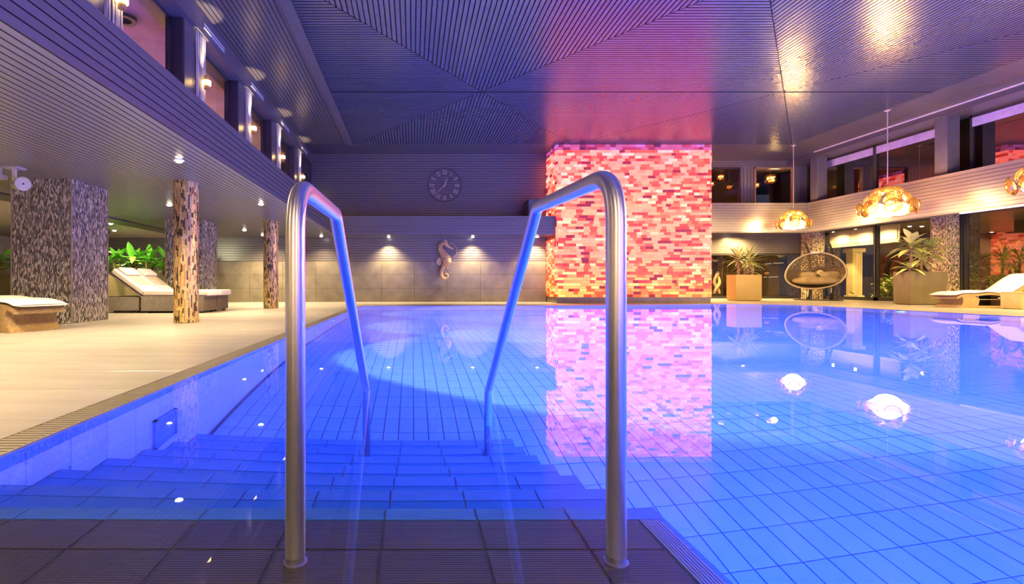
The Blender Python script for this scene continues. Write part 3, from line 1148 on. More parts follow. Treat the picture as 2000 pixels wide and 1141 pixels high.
# lower garden glazing
for k, (ya, yb) in enumerate(((17.72, 20.5), (14.9, 17.66), (12.0, 14.84), (9.0, 11.94), (6.0, 8.94))):
    w = struct('window_%d' % (12 + k), ['garden window in the far corner behind the hanging chair', 'garden window behind the broad-leaved plants',
               'garden window behind the right lounger', 'garden window beyond the picture, fourth from the corner', 'garden window beyond the picture, fifth from the corner'][k], 'window')
    fr = MB()
    t = .06
    for a, b2, c, d in ((ya, ya + t, .0, 2.75), (yb - t, yb, .0, 2.75), (ya, yb, 2.68, 2.75), (ya, yb, 0.0, .12)):
        fr.box(16.66, 16.74, a, b2, c, d)
    fw = fr.build('frame', M['dark_frame'], w)
    MB().box(16.655, 16.66, ya + .004, ya + .018, .12, 2.7).build('edge_strip', M['alu'], w)
    MB().box(16.70, 16.705, ya + t, yb - t, .12, 2.68).build('pane', M['pane_low'], fw)
for k, (xa, xb) in enumerate(((9.35, 11.6), (11.65, 14.0), (14.05, 16.65))):
    w = struct('window_%d' % (17 + k), ['low glass wall beside the salt bricks', 'low glass wall behind the spiky palms', 'low glass wall behind the hanging chair'][k], 'window')
    fr = MB()
    t = .05
    for a, b2, c, d in ((xa, xa + t, 0, 1.88), (xb - t, xb, 0, 1.88), (xa, xb, 1.80, 1.88), (xa, xb, 0, .1)):
        fr.box(a, b2, 20.46, 20.54, c, d)
    fw = fr.build('frame', M['dark_frame'], w)
    MB().box(xa + t, xb - t, 20.50, 20.505, .1, 1.80).build('pane', M['pane_low'], fw)
# rooms beyond the glass
br = struct('wall_beyond', 'dim lounge walls seen through the low glass', 'wall')
MB().box(9.3, 17, 22.8, 22.9, 0, 2.8).build('lounge_wall', M['room_dark'], br)
MB().box(9.3, 23, 20.6, 23, 2.62, 2.66).build('lounge_ceiling', M['room_dark'], br)
MB().box(21.8, 21.9, -3, 23, 0, 2.8).build('garden_room_wall', M['room_dark'], br)
MB().box(16.75, 21.9, -3, 20.6, 2.74, 2.76).build('garden_room_ceiling', M['room_dark'], br)

# stone wall and gallery behind the camera close the hall
wf = struct('wall_front', 'pale stone wall under a gallery behind the viewpoint', 'wall')
MB().box(-13.4, 23, -3.6, -3.4, -.1, 5.1).build('core', M['pale_wall'], wf)
MB().box(FX, RX, -3.4, -1.7, ZS, 2.73).build('gallery_slab', M['slat_x'], wf)

# ================================================================ COLUMNS
def gold_column(x, y, label, single):
    t = thing('mosaic_column', label, 'column', (x, y, 0), 0, 'gold mosaic columns')
    r = .168
    MB().lathe([(r, 0), (r, ZS)], 40, (x, y, 0)).build('column_core', M['mosaic_core'], t, smooth=True)
    n = 54
    rest = MB()
    cnt = 0
    for k in range(n):
        a0 = 2 * PI * k / n
        z = -R.random() * .1
        while z < ZS:
            h = R.uniform(.05, .12)
            za, zb = max(z, 0.004), min(z + h - .003, ZS)
            z += h
            if zb - za < .01:
                continue
            tt = R.random()
            if tt < .50:
                f = R.uniform(.62, .88)
                c = (f, f * .74, f * R.uniform(.22, .34))
            elif tt < .77:
                c = (R.uniform(.42, .58), R.uniform(.26, .34), R.uniform(.07, .12))
            else:
                c = (.07, .045, .025)
            ro = r + R.uniform(.006, .013)
            d = PI / n - .006
            vs = []
            for rr, e in ((r - .002, 0), (ro, .0)):
                for a, zz in ((a0 - d, za), (a0 + d, za), (a0 + d, zb), (a0 - d, zb)):
                    vs.append((x + rr * math.cos(a), y + rr * math.sin(a), zz))
            fs = [(4, 5, 6, 7), (0, 1, 5, 4), (1, 2, 6, 5), (2, 3, 7, 6), (3, 0, 4, 7)]
            # the side towards the pool: single chips, others joined
            facing = math.cos(a0 - math.atan2(-y, -x)) > .1
            if single and facing and cnt < 298:
                MB().add(vs, fs, c).build('mosaic_chip', M['gold_chip'], t)
                cnt += 1
            else:
                rest.add(vs, fs, c)
    rest.build('mosaic_chips', M['gold_chip'], t, kind='stuff')
    return t


gold_column(-3.50, 7.60, 'round gold mosaic column nearest, in front of the wicker daybeds', True)
gold_column(-3.51, 12.17, 'round gold mosaic column farther back, before the stone wall', False)


def mosaic_pillar(x0, x1, y0, y1, z1, label, faces, cw=.015, chh=.05, warm=0.0, lift=1.35):
    t = thing('mosaic_pillar', label, 'pillar', ((x0 + x1) / 2, (y0 + y1) / 2, 0), 0, 'dark mosaic pillars')
    MB().box(x0, x1, y0, y1, 0, z1).build('pillar_core', M['mosaic_core'], t)
    b = MB()

    def chips(u0, u1, place):
        n = int((u1 - u0) / cw)
        for i in range(n):
            ua = u0 + (u1 - u0) * i / n
            ub = u0 + (u1 - u0) * (i + 1) / n - .003
            z = -R.random() * .05
            while z < z1:
                h = R.uniform(.7, 1.3) * chh
                za, zb = max(z, .003), min(z + h - .003, z1)
                z += h
                if zb - za < .008:
                    continue
                g = min(.8, R.choice((.05, .08, .14, .22, .33, .50)) * lift)
                c = (g * (1.08 + warm), g * .98, g * (.80 - warm))
                d = R.uniform(.003, .007)
                b.add([place(ua, za, d), place(ub, za, d), place(ub, zb, d), place(ua, zb, d), place(ua, za, 0), place(ub, za, 0), place(ub, zb, 0), place(ua, zb, 0)],
                      [(0, 1, 2, 3), (4, 5, 1, 0), (5, 6, 2, 1), (6, 7, 3, 2), (7, 4, 0, 3)], c)
    if 'f' in faces:
        chips(x0 + .012, x1 - .012, lambda u, z, d: (u, y0 - d, z))
    if 'r' in faces:
        chips(y0 + .012, y1 - .012, lambda u, z, d: (x1 + d, u, z))
    if 'l' in faces:
        chips(y0 + .012, y1 - .012, lambda u, z, d: (x0 - d, u, z))
    b.build('mosaic_chips', M['mosaic'], t, kind='stuff')
    for cx, cy in ((x0, y0), (x1, y0), (x1, y1), (x0, y1)):
        MB().box(cx - .009, cx + .009, cy - .009, cy + .009, 0, z1).build('corner_trim', M['corner_trim'], t)
    return t


mosaic_pillar(-5.98, -5.09, 7.33, 8.20, ZS, 'broad dark mosaic pillar nearest, behind the left lounger', 'fr')
mosaic_pillar(-5.98, -5.09, 11.89, 12.76, ZS, 'broad dark mosaic pillar behind the wicker daybeds', 'fr', .02, .06)
mosaic_pillar(16.2, 16.6, 14.92, 15.36, 2.74, 'slim mosaic pillar behind the broad-leaved planter', 'fl', .02, .05, .12, 1.9)
mosaic_pillar(16.15, 16.62, 19.85, 20.44, 2.74, 'slim mosaic pillar in the far corner behind the hanging chair', 'fl', .02, .05, .12, 1.9)

# ================================================================ HANDRAILS
def handrail(x, kx, ky, kz, top, label, xe):
    t = thing('pool_handrail', label, 'handrail', (x, 1.06, -.035), 0, 'handrails of the pool steps')
    path = fillet([(x, 1.062, -.035), (x, 1.062, top), (kx, ky, kz), (xe, 2.73, -.01), (xe, 2.75, -1.085)],
                  [.115, .07, .05], 12)
    MB().tube(path, .0212, 28).build('tube', M['steel'], t, smooth=True)
    MB().lathe([(.0213, 0), (.026, 0), (.026, .004), (.0213, .006)], 28, (x, 1.062, -.035)).build('floor_collar', M['steel'], t, smooth=False)
    MB().lathe([(.0213, 0), (.026, 0), (.026, .004), (.0213, .006)], 28, (xe, 2.75, -1.10)).build('foot_collar', M['steel'], t, smooth=False)


handrail(-.2535, -.2545, 1.62, .812, .80, 'polished steel handrail on the left of the pool steps', -.258)
handrail(.4395, .4360, 1.72, .852, .822, 'polished steel handrail on the right of the pool steps, crossing the salt bricks', .420)

# ================================================================ POOL FITTINGS
def pool_lamp(x, y, z, nrm, label, power, col, tgt, spot, vis=True, blend=.6):
    t = thing('pool_lamp', label, 'lamp', (x, y, z), 0, 'underwater pool lamps')
    q = Vector(nrm).to_track_quat('Z', 'Y').to_matrix()
    ring = MB().lathe([(.10, 0), (.10, .012), (.085, .02), (.078, .012), (.078, 0)], 24, (x, y, z), q).build('ring', M['alu'], t)
    MB().lathe([(.0, .014), (.04, .013), (.077, .008)], 24, (x, y, z), q).build('lens', M['pool_lens'], ring, smooth=True)
    p = Vector((x, y, z)) + Vector(nrm) * .06
    light('lamp_light', 'SPOT', p, power, col, t, .06, Vector(p) + Vector(tgt), spot, blend)


BEAM = (0.55, 0.52, 1.0)
DEEP = (0.0, 0.060, 1.0)
PALE = (0.085, 0.075, 1.0)
MID = (0.0, 0.060, 1.0)
for k, y in enumerate((5.5, 8.55, 11.6)):
    pool_lamp(-1.388, y, -.6, (1, 0, 0), 'round underwater lamp on the left pool wall, %s' % ['nearest to the steps', 'the middle one', 'the farthest one'][k],
              P_POOL_BEAM, BEAM, (1, .12, -.42), 84, blend=.25)
for k, x in enumerate((1.6, 4.6, 7.6)):
    pool_lamp(x, -1.285, -.6, (0, 1, 0), 'round underwater lamp on the near pool wall, %s' % ['behind the steps', 'in the middle', 'towards the right wall'][k],
              P_POOL_DEEP * (1 + .3 * k), DEEP if k < 2 else PALE, (0, 1, -.12), 150)
for k, y in enumerate((0.4, 4.0, 7.6, 11.0)):
    pool_lamp(10.985, y, -.6, (-1, 0, 0), 'round underwater lamp on the right pool wall, %s from the picture edge' % ['first', 'second', 'third', 'fourth'][k],
              P_POOL_PALE, PALE if k < 1 else MID, (-1, 0, -.12), 150)
g = thing('inlet_grille', 'blue rectangular grille in the left pool wall beside the steps', 'grille', (-1.39, 2.75, -.77))
fr = MB()
for a, b2, c, d in ((2.63, 2.65, -.98, -.56), (2.85, 2.87, -.98, -.56), (2.63, 2.87, -.58, -.56), (2.63, 2.87, -.98, -.96)):
    fr.box(-1.392, -1.372, a, b2, c, d)
fr.build('frame', M['band_tile'], g)
for k in range(9):
    MB().box(-1.39, -1.376, 2.65, 2.85, -.955 + .042 * k, -.955 + .042 * k + .036).build('slat', M['band_tile'], g)
g = thing('pool_nozzle', 'small dark jet nozzle in the left pool wall', 'nozzle', (-1.39, 7.25, -.35))
MB().lathe([(.055, 0), (.055, .012), (.03, .02), (.022, .008)], 20, (-1.39, 7.25, -.35), Vector((1, 0, 0)).to_track_quat('Z', 'Y').to_matrix()).build('ring', M['dark_frame'], g)
g = thing('pool_nozzle', 'small white jet nozzle in the far pool wall below the stone wall', 'nozzle', (2.85, 13.45, -.25))
MB().lathe([(.07, 0), (.07, .012), (.035, .02), (.025, .008)], 20, (2.85, 13.44, -.25), Vector((0, -1, 0)).to_track_quat('Z', 'Y').to_matrix()).build('ring', M['white_metal'], g)

# ================================================================ CEILING DOWNLIGHTS
def downlight(x, y, z, label, power=None, group='gallery downlights', spot=112, col=WARM):
    t = thing('downlight', label, 'light', (x, y, z), 0, group)
    ring = MB().lathe([(.072, 0), (.072, -.007), (.05, -.008), (.047, 0)], 24, (x, y, z)).build('ring', M['white_metal'], t, smooth=False)
    MB().lathe([(.0, -.034), (.025, -.031), (.045, -.018), (.05, -.006)], 20, (x, y, z)).build('lens', M['downlight'], ring, smooth=True)
    light('lamp_light', 'SPOT', (x, y, z - .09), P_DOWN if power is None else power, col, t, .045, (x, y, 0), spot, .9)


for k, y in enumerate((-.55, 2.85, 6.24, 9.6, 13.07, 15.95)):
    downlight(-2.965, y, ZS, 'round downlight in the left soffit, ' + ['behind the viewpoint', 'beside the viewpoint', 'above the nearest gold column',
              'between the two gold columns', 'beyond the farther gold column', 'in the corner by the stone wall'][k], P_DOWN * (1.0 if k < 5 else .5), spot=(150 if k < 2 else 126))
for k, (x, y) in enumerate(((-4.86, 14.2), (-4.76, 15.6), (-4.8, 9.7), (-4.9, 4.6))):
    downlight(x, y, ZS, 'round downlight in the second soffit row, ' + ['above the foot of the daybeds', 'near the back wall', 'hidden by the nearest gold column', 'beyond the left picture edge'][k],
              P_DOWN * 1.0, spot=150)
for k, (x, y) in enumerate(((-7.74, 12.6), (-8.62, 14.2))):
    downlight(x, y, ZS - .01, 'bright round downlight in the plain soffit above the green plants, %s' % ['nearer one', 'farther one'][k], P_DOWN * 1.1)
for k, x in enumerate((-.79, 1.98, 4.10)):
    downlight(x, 16.18, ZS - .004, 'round downlight under the back ledge, ' + ['left of the seahorse', 'right of the seahorse', 'beside the salt bricks'][k], P_DOWN * .95, spot=118)
for k, x in enumerate((-1.0, 1.6, 4.2, 6.8, 9.4)):  # unseen row, added to brighten the handrails
    downlight(x, -2.75, ZS - .004, 'added round downlight under the gallery behind the viewpoint, %s from the left' % ['first', 'second', 'third', 'fourth', 'fifth'][k], P_DOWN * 1.6, spot=168)
for k, (x, y) in enumerate(((-4.0, -2.75), (-5.6, -1.4), (-5.6, .6))):  # more unseen lamps, added for the light on the handrails
    downlight(x, y, ZS - .004, 'added round downlight in the left soffit behind the viewpoint, %s' % ['beside the end of the pool', 'second row, farther back', 'second row, nearer'][k], P_DOWN * 1.1)
for k, y in enumerate((1.5, 5.0, 8.5)):  # added out of view to light the end wall mirrored in the rails
    downlight(-9.8, y, ZS - .01, 'added round downlight in the plain soffit beyond the left picture edge, %s' % ['nearest', 'middle', 'farthest'][k], P_DOWN * 1.8, spot=155)
# under the right gallery
for k, (x, y) in enumerate(((18.3, 18.1), (18.75, 18.1), (17.02, 19.9), (17.02, 18.9), (17.02, 18.0))):  # the last three are added to brighten the cream transom
    downlight(x, y, 2.735, 'bright round lamp beyond the garden glass %s' % ['above the broad-leaved plants, left one', 'above the broad-leaved plants, right one', 'added to wash the far end of the cream transom', 'added to wash the middle of the cream transom', 'added to wash the near end of the cream transom'][k], P_DOWN * .75, 'garden room lamps', 168, GOLD)
for k, (x, y) in enumerate(((14.9, 11.0), (14.9, 7.0), (11.5, 19.95), (13.4, 19.95), (9.9, 19.95))):
    downlight(x, y, 2.72, 'round downlight under the right gallery, ' + ['above the right lounger', 'beyond the right picture edge', 'above the spiky palms', 'left of the far corner pillar', 'beside the salt brick block'][k], P_DOWN * 2.3, 'right gallery downlights', 164, GOLD)

# ================================================================ PENDANT LAMPS
def pendant(x, y, zc, r, label):
    t = thing('pendant_lamp', label, 'lamp', (x, y, zc), 0, 'golden pendant lamps')
    MB().lathe([(.06, 0), (.06, -.02), (.012, -.05)], 20, (x, y, ZC)).build('ceiling_rose', M['cord'], t)
    MB().tube([(x, y, ZC - .03), (x + .004, y, (ZC + zc) / 2), (x, y, zc + r * .62)], .011, 8).build('cord', M['cord'], t)
    cap = MB().lathe([(.02, .66 * r), (.10 * r, .60 * r), (.16 * r, .48 * r), (.10 * r, .40 * r)], 16, (x, y, zc)).build('cap', M['gold'], t)
    for tier, (n, rad, dz, s, tilt) in enumerate(((5, .36, .44, .22, 45), (7, .60, .14, .225, 68), (8, .82, -.22, .265, 95))):
        for k in range(n):
            a = 2 * PI * (k + .5 * (tier % 2)) / n + .2
            c = Vector((x + r * rad * math.cos(a), y + r * rad * math.sin(a), zc + r * dz))
            rot = Matrix.Rotation(a, 3, 'Z') @ Matrix.Rotation(math.radians(tilt), 3, 'Y')
            rp = r * s
            prof = [(0.0, .30 * rp), (.45 * rp, .25 * rp), (.8 * rp, .11 * rp), (1.0 * rp, -.06 * rp), (.97 * rp, -.08 * rp), (.78 * rp, .07 * rp), (.43 * rp, .20 * rp), (0.0, .25 * rp)]
            MB().lathe(prof, 18, c, rot).build('petal', M['petal'], t, smooth=True)
    for k in range(3):
        a = 2 * PI * k / 3 + .9
        MB().ball((x + .34 * r * math.cos(a), y + .34 * r * math.sin(a), zc - .30 * r), (.30 * r, .30 * r, .25 * r), 16, 10).build('bulb', M['bulb'], cap, smooth=True)
    light('lamp_light', 'POINT', (x, y, zc - .26 * r), P_PEND, GOLD, t, .46 * r)


pendant(11.93, 15.4, 2.60, .53, 'smaller-looking golden petal pendant lamp above the hanging chair')
pendant(11.88, 12.3, 2.64, .66, 'larger golden petal pendant lamp in front of the right gallery')
for k, y in enumerate((9.2, 6.1, 3.0)):
    pendant(11.9, y, 2.62, .6, 'golden petal pendant lamp outside the picture, %s along the right pool edge' % ['third', 'fourth', 'fifth'][k])

# ================================================================ GALLERY WALL LAMPS AND STRING CURTAINS
for k, y in enumerate(PY):
    nm = ['beyond the picture', 'cut by the picture top', 'second from the top edge', 'third from the top edge', 'fourth from the top edge', 'last by the clock wall'][k]
    yl = y + .10
    t = thing('wall_lamp', 'small golden up-and-down wall lamp on a gallery pier, ' + nm, 'lamp', (-3.40, yl, 3.82), 0, 'gallery wall lamps')
    x = -3.31
    MB().lathe([(.035, -.10), (.045, -.10), (.045, -.02), (.035, -.02)], 18, (x, yl, 3.82)).build('lower_shade', M['gold'], t)
    MB().lathe([(.035, .02), (.045, .02), (.045, .10), (.035, .10)], 18, (x, yl, 3.82)).build('upper_shade', M['gold'], t)
    MB().lathe([(.05, -.035), (.066, -.03), (.066, .03), (.05, .035)], 18, (x, yl, 3.82)).build('glow_band', M['wall_lamp'], t)
    MB().box(-3.45, x - .03, yl - .02, yl + .02, 3.80, 3.84).build('arm', M['gold'], t)
    light('up_light', 'SPOT', (x + .0, yl, 3.94), 130, (1, .74, .46), t, .02, (x - .10, yl, 4.9), 42, .4)
    light('down_light', 'SPOT', (x + .0, yl, 3.70), 130, (1, .74, .46), t, .02, (x - .10, yl, 2.8), 42, .4)
    c = thing('string_curtain', 'pale gathered string curtain on a gallery pier, ' + nm, 'curtain', (-3.40, yl, 2.73), 0, 'gallery string curtains')
    mb = MB()
    nst = 16
    for q in range(nst):
        yy = yl - .17 + .34 * q / (nst - 1)
        xx = -3.405 + .012 * math.sin(q * 2.3)
        mb.tube([(xx, yy, 2.73), (xx, yl + (yy - yl) * .94, 3.8), (xx, yy, 4.62)], .0075, 5)
    mb.build('strings', M['curtain'], c, kind='stuff')
    MB().box(-3.425, -3.385, yl - .20, yl + .20, 4.60, 4.635).build('curtain_rail', M['white_metal'], c)
    v = thing('air_slot', 'pale air slot on the beam over a pier, ' + nm, 'vent', (-3.35, y + .62, 4.74), 0, 'gallery air slots')
    fr = MB()
    fr.box(-3.362, -3.345, y + .10, y + .95, 4.71, 4.722)
    fr.box(-3.362, -3.345, y + .10, y + .95, 4.775, 4.787)
    fr.build('frame', M['white_metal'], v)
    for q in range(3):
        MB().obox((-3.352, y + .525, 4.733 + .016 * q), (.014, .85, .003), (0, .5, 0)).build('blade', M['white_metal'], v)

# lights of the rooms behind the left gallery windows
for k, (y, z, p, col) in enumerate(((4.4, 4.55, 26, (.75, .25, 1.0)), (7.2, 4.5, 22, (.85, .26, .75)), (10.5, 4.5, 42, (1.0, .34, .42)), (13.6, 4.45, 60, (1.0, .60, .22)))):
    t = thing('room_lamp', 'small coloured lamp inside the gallery room, %s window' % ['first', 'second', 'third', 'last'][k], 'lamp', (-6.9, y, 3.2), 0, 'gallery room lamps')
    MB().lathe([(.05, 2.74 - 3.2), (.16, 2.75 - 3.2), (.16, 2.78 - 3.2), (.02, 2.80 - 3.2), (.02, -.12), (.10, -.10), (.06, .10), (.055, .10), (.09, -.08)], 18, (-6.9, y, 3.2)).build('stand', M['gold'], t)
    light('lamp_light', 'POINT', (-6.75, y, 3.45), p * 3, col, t, .12)
t = thing('ceiling_fitting', 'dark ring-shaped ceiling fitting seen through the second left gallery window', 'fitting', (-4.40, 7.50, 4.63))
MB().lathe([(.10, 0), (.17, 0), (.17, -.05), (.10, -.05), (.10, 0)], 28, (-4.40, 7.50, 4.655)).build('ring', M['black'], t)
MB().lathe([(0, -.02), (.09, -.02)], 24, (-4.40, 7.50, 4.655)).build('disc', M['room'], t)

# ================================================================ CLOCK
cx, cz, cy = (868.5 - 806) * 16.45 / 960, .58 + (556 - 362) * 16.45 / 960, 16.44
ck = thing('wall_clock', 'large open skeleton wall clock with Roman numerals on the dark slats', 'clock', (cx, cy, cz))
rq = Matrix.Rotation(PI / 2, 3, 'X')
for nm, ra, rb in (('outer_ring', .545, .575), ('inner_ring', .315, .328)):
    MB().lathe([(ra, -.012), (rb, -.012), (rb, .012), (ra, .012), (ra, -.012)], 64, (cx, cy, cz), rq).build(nm, M['clock_dark'], ck)
tk = MB()
for q in range(60):
    a = 2 * PI * q / 60
    c = Vector((cx + math.sin(a) * .535, cy, cz + math.cos(a) * .535))
    tk.obox(c, (.008 if q % 5 else .016, .012, .03), Matrix.Rotation(a, 3, 'Y'))
tk.build('minute_ticks', M['clock_dark'], ck, kind='stuff')
NUM = ['XII', 'I', 'II', 'III', 'IIII', 'V', 'VI', 'VII', 'VIII', 'IX', 'X', 'XI']


def numeral(s):
    """list of bars (x, z, w, h, tilt) of a numeral about its own centre; height 0.19"""
    H = .17
    wd = {'I': .036, 'V': .085, 'X': .085}
    tot = sum(wd[c] for c in s)
    x = -tot / 2
    bars = []
    for c in s:
        w = wd[c]
        m = x + w / 2
        if c == 'I':
            bars.append((m, 0, .017, H, 0))
        elif c == 'V':
            a = math.atan2(w * .30, H * .98)
            bars.append((m - w * .17, 0,   .020, H, -a))
            bars.append((m + w * .17, 0, .014, H, a))
        else:
            a = math.atan2(w * .58, H)
            bars.append((m, 0,   .020, H * 1.03, -a))
            bars.append((m, 0, .014, H * 1.03, a))
        x += w
    return bars


for q, s in enumerate(NUM):
    a = 2 * PI * q / 12
    rot = Matrix.Rotation(a, 3, 'Y')
    b = MB()
    for x, z, w, h, tl_ in numeral(s):
        c = Vector((cx, cy, cz)) + rot @ Vector((x, 0, z + .425))
        b.obox(c, (w, .014, h), rot @ Matrix.Rotation(tl_, 3, 'Y'))
    b.build('numeral', M['clock'], ck)
for nm, ang, ln, w0 in (('hour_hand', 20, .25, .030), ('minute_hand', 226, .36, .020)):
    a = math.radians(ang)
    rot = Matrix.Rotation(a, 3, 'Y')
    b = MB()
    pts = [(-w0 * .4, -.08), (w0 * .4, -.08), (w0 * .7, ln * .62), (0, ln), (-w0 * .7, ln * .62)]
    vs = [Vector((cx, cy - .02, cz)) + rot @ Vector((x, d, z)) for d in (-.005, .005) for x, z in pts]
    b.add(vs, [(0, 1, 2, 3, 4), (9, 8, 7, 6, 5)] + [(i, i + 5, (i + 1) % 5 + 5, (i + 1) % 5) for i in range(5)])
    b.build(nm, M['clock'], ck)
MB().lathe([(.035, -.03), (.035, .03)], 20, (cx, cy, cz), rq).build('hub', M['clock'], ck)
b = MB()
for q in range(4):
    a = PI / 4 + PI / 2 * q
    b.obox((cx + math.sin(a) * .17, cy + .01, cz + math.cos(a) * .17), (.012, .01, .30), Matrix.Rotation(a, 3, 'Y'))
b.build('spokes', M['clock_dark'], ck)

# box on the ledge
t = thing('ledge_box', 'dark square box on the ledge beside the salt bricks', 'box', (3.85, 15.9, 2.735))
MB().box(3.68, 4.06, 15.62, 16.3, 2.735, 3.30).build('body', M['pier'], t, bevel=.012)
MB().box(3.70, 4.04, 15.605, 15.62, 2.76, 3.28).build('front_cover', M['dark_paint'], t, bevel=.006)

# ================================================================ SEAHORSE
SX, SY, SZ = (868 - 806) * 16.4 / 960, 16.37, .58 + (556 - 510) * 16.4 / 960
sh = thing('seahorse', 'gilded seahorse wall ornament with curled tail on the back wall', 'ornament', (SX, SY, SZ))
sc = 16.4 / 960 / 12.67    # metres per zoom pixel of its outline


def sp(x, z, d=0.0):
    return (SX + (x - 480) * sc, SY + d, SZ - (z - 570) * sc)


spine = [(440, 130, 38), (395, 165, 50), (370, 215, 56), (385, 285, 62), (430, 360, 76), (480, 430, 98), (515, 510, 120), (525, 580, 124), (505, 640, 96), (470, 690, 62),
         (435, 750, 50), (405, 820, 46), (398, 890, 42), (420, 960, 38), (470, 1000, 34), (530, 990, 30), (560, 940, 26), (545, 895, 22), (505, 890, 18), (480, 920, 14), (490, 950, 9)]
path = smoothpath([sp(x, z) for x, z, r in spine], 7)
rad = []
n_ = len(spine)
for i in range(len(path)):
    f = i / 7
    k = min(int(f), n_ - 2)
    rr = spine[k][2] * (1 - (f - k)) + spine[k + 1][2] * (f - k)
    rad.append(max(.004, rr * sc) * (1 + .07 * math.cos(f * 4 * PI)))
MB().tube(path, rad, 20).build('body', M['seahorse'], sh, smooth=True)
head = smoothpath([sp(430, 150), sp(490, 130), sp(540, 180), sp(590, 222), sp(650, 252), sp(700, 268)], 6)
hr = [44, 58, 52, 30, 20, 26]
hrad = []
for i in range(len(head)):
    f = i / 6
    k = min(int(f), 4)
    hrad.append((hr[k] * (1 - (f - k)) + hr[k + 1] * (f - k)) * sc)
MB().tube(head, hrad, 16).build('snout', M['seahorse'], sh, smooth=True)
b = MB()
for x, z, r in ((470, 85, 22), (500, 70, 26), (530, 95, 20), (420, 105, 20), (385, 130, 16)):
    b.ball(sp(x, z), (r * sc, .03, r * 1.6 * sc), 10, 6)
b.build('crest', M['seahorse'], sh, smooth=True)
MB().ball(sp(505, 150, -.075), (.014, .012, .014), 10, 6).build('eye', M['black'], sh, smooth=True)
fin = [(400, 500), (345, 485), (300, 520), (275, 580), (290, 640), (330, 680), (400, 660)]
MB().prism([(sp(x, z)[0], sp(x, z)[2]) for x, z in fin], 'y', SY - .018, SY + .018).build('dorsal_fin', M['seahorse'], sh, bevel=.006)
MB().ball(sp(550, 745), (26 * sc, .02, 22 * sc), 10, 6).build('anal_fin', M['seahorse'], sh, smooth=True)
ribs = MB()
for i in range(6, 66, 4):
    p, q = path[i], path[i + 1]
    d = (q - p).normalized()
    rot = d.to_track_quat('Z', 'Y').to_matrix()
    r = rad[i] * 1.02
    ribs.lathe([(r, -.012), (r + .012, 0), (r, .012)], 18, p, rot)
ribs.build('body_ridges', M['seahorse'], sh)
arc = [sp(600 + 190 * math.cos(math.radians(a)) - 0, 320 + 185 * math.sin(math.radians(a))) for a in range(-88, 70, 8)]
MB().tube(arc, .012, 8).build('wire_loop', M['rim'], sh, smooth=True)
MB().tube([(SX, SY, SZ + .1), (SX, 16.47, SZ + .1)], .02, 10).build('wall_peg', M['gold'], sh)

# ================================================================ LOUDSPEAKER
t = thing('loudspeaker', 'round-faced grey loudspeaker hung under the soffit by the near pillar', 'speaker', (-5.10, 6.55, ZS))
ax = Vector((.80, -.55, -.10)).normalized()
c0 = Vector((-5.30, 6.66, 1.945))
q = ax.to_track_quat('Z', 'Y').to_matrix()
MB().lathe([(.03, -.20), (.075, -.19), (.082, -.15), (.082, .05), (.074, .055)], 28, c0, q).build('housing', M['grey_plastic'], t, smooth=False)
MB().lathe([(.0, .068), (.03, .066), (.09, .058), (.095, .05), (.09, .042)], 32, c0, q).build('front_disc', M['white_metal'], t)
MB().lathe([(.0, .072), (.012, .070), (.014, .064)], 16, c0, q).build('centre_knob', M['black'], t)
MB().box(-5.40, -5.36, 6.62, 6.66, 1.98, ZS).build('bracket', M['white_metal'], t)
MB().box(-5.48, -5.28, 6.56, 6.72, ZS - .02, ZS).build('mount_plate', M['white_metal'], t)
t = thing('junction_box', 'small white box under the soffit left of the round loudspeaker', 'box', (-5.56, 6.6, 2.05))
MB().box(-5.62, -5.50, 6.55, 6.68, 2.0, 2.06).build('body', M['white_metal'], t, bevel=.006)
MB().box(-5.585, -5.535, 6.60, 6.63, 2.06, ZS).build('hanger', M['white_metal'], t)

# ================================================================ WAVE LOUNGERS
TOPP = [(0, .335), (.06, .372), (.16, .400), (.32, .412), (.48, .410), (.62, .425), (.78, .440), (.95, .425), (1.12, .392), (1.27, .405), (1.45, .50), (1.65, .645), (1.85, .785), (2.02, .86)]


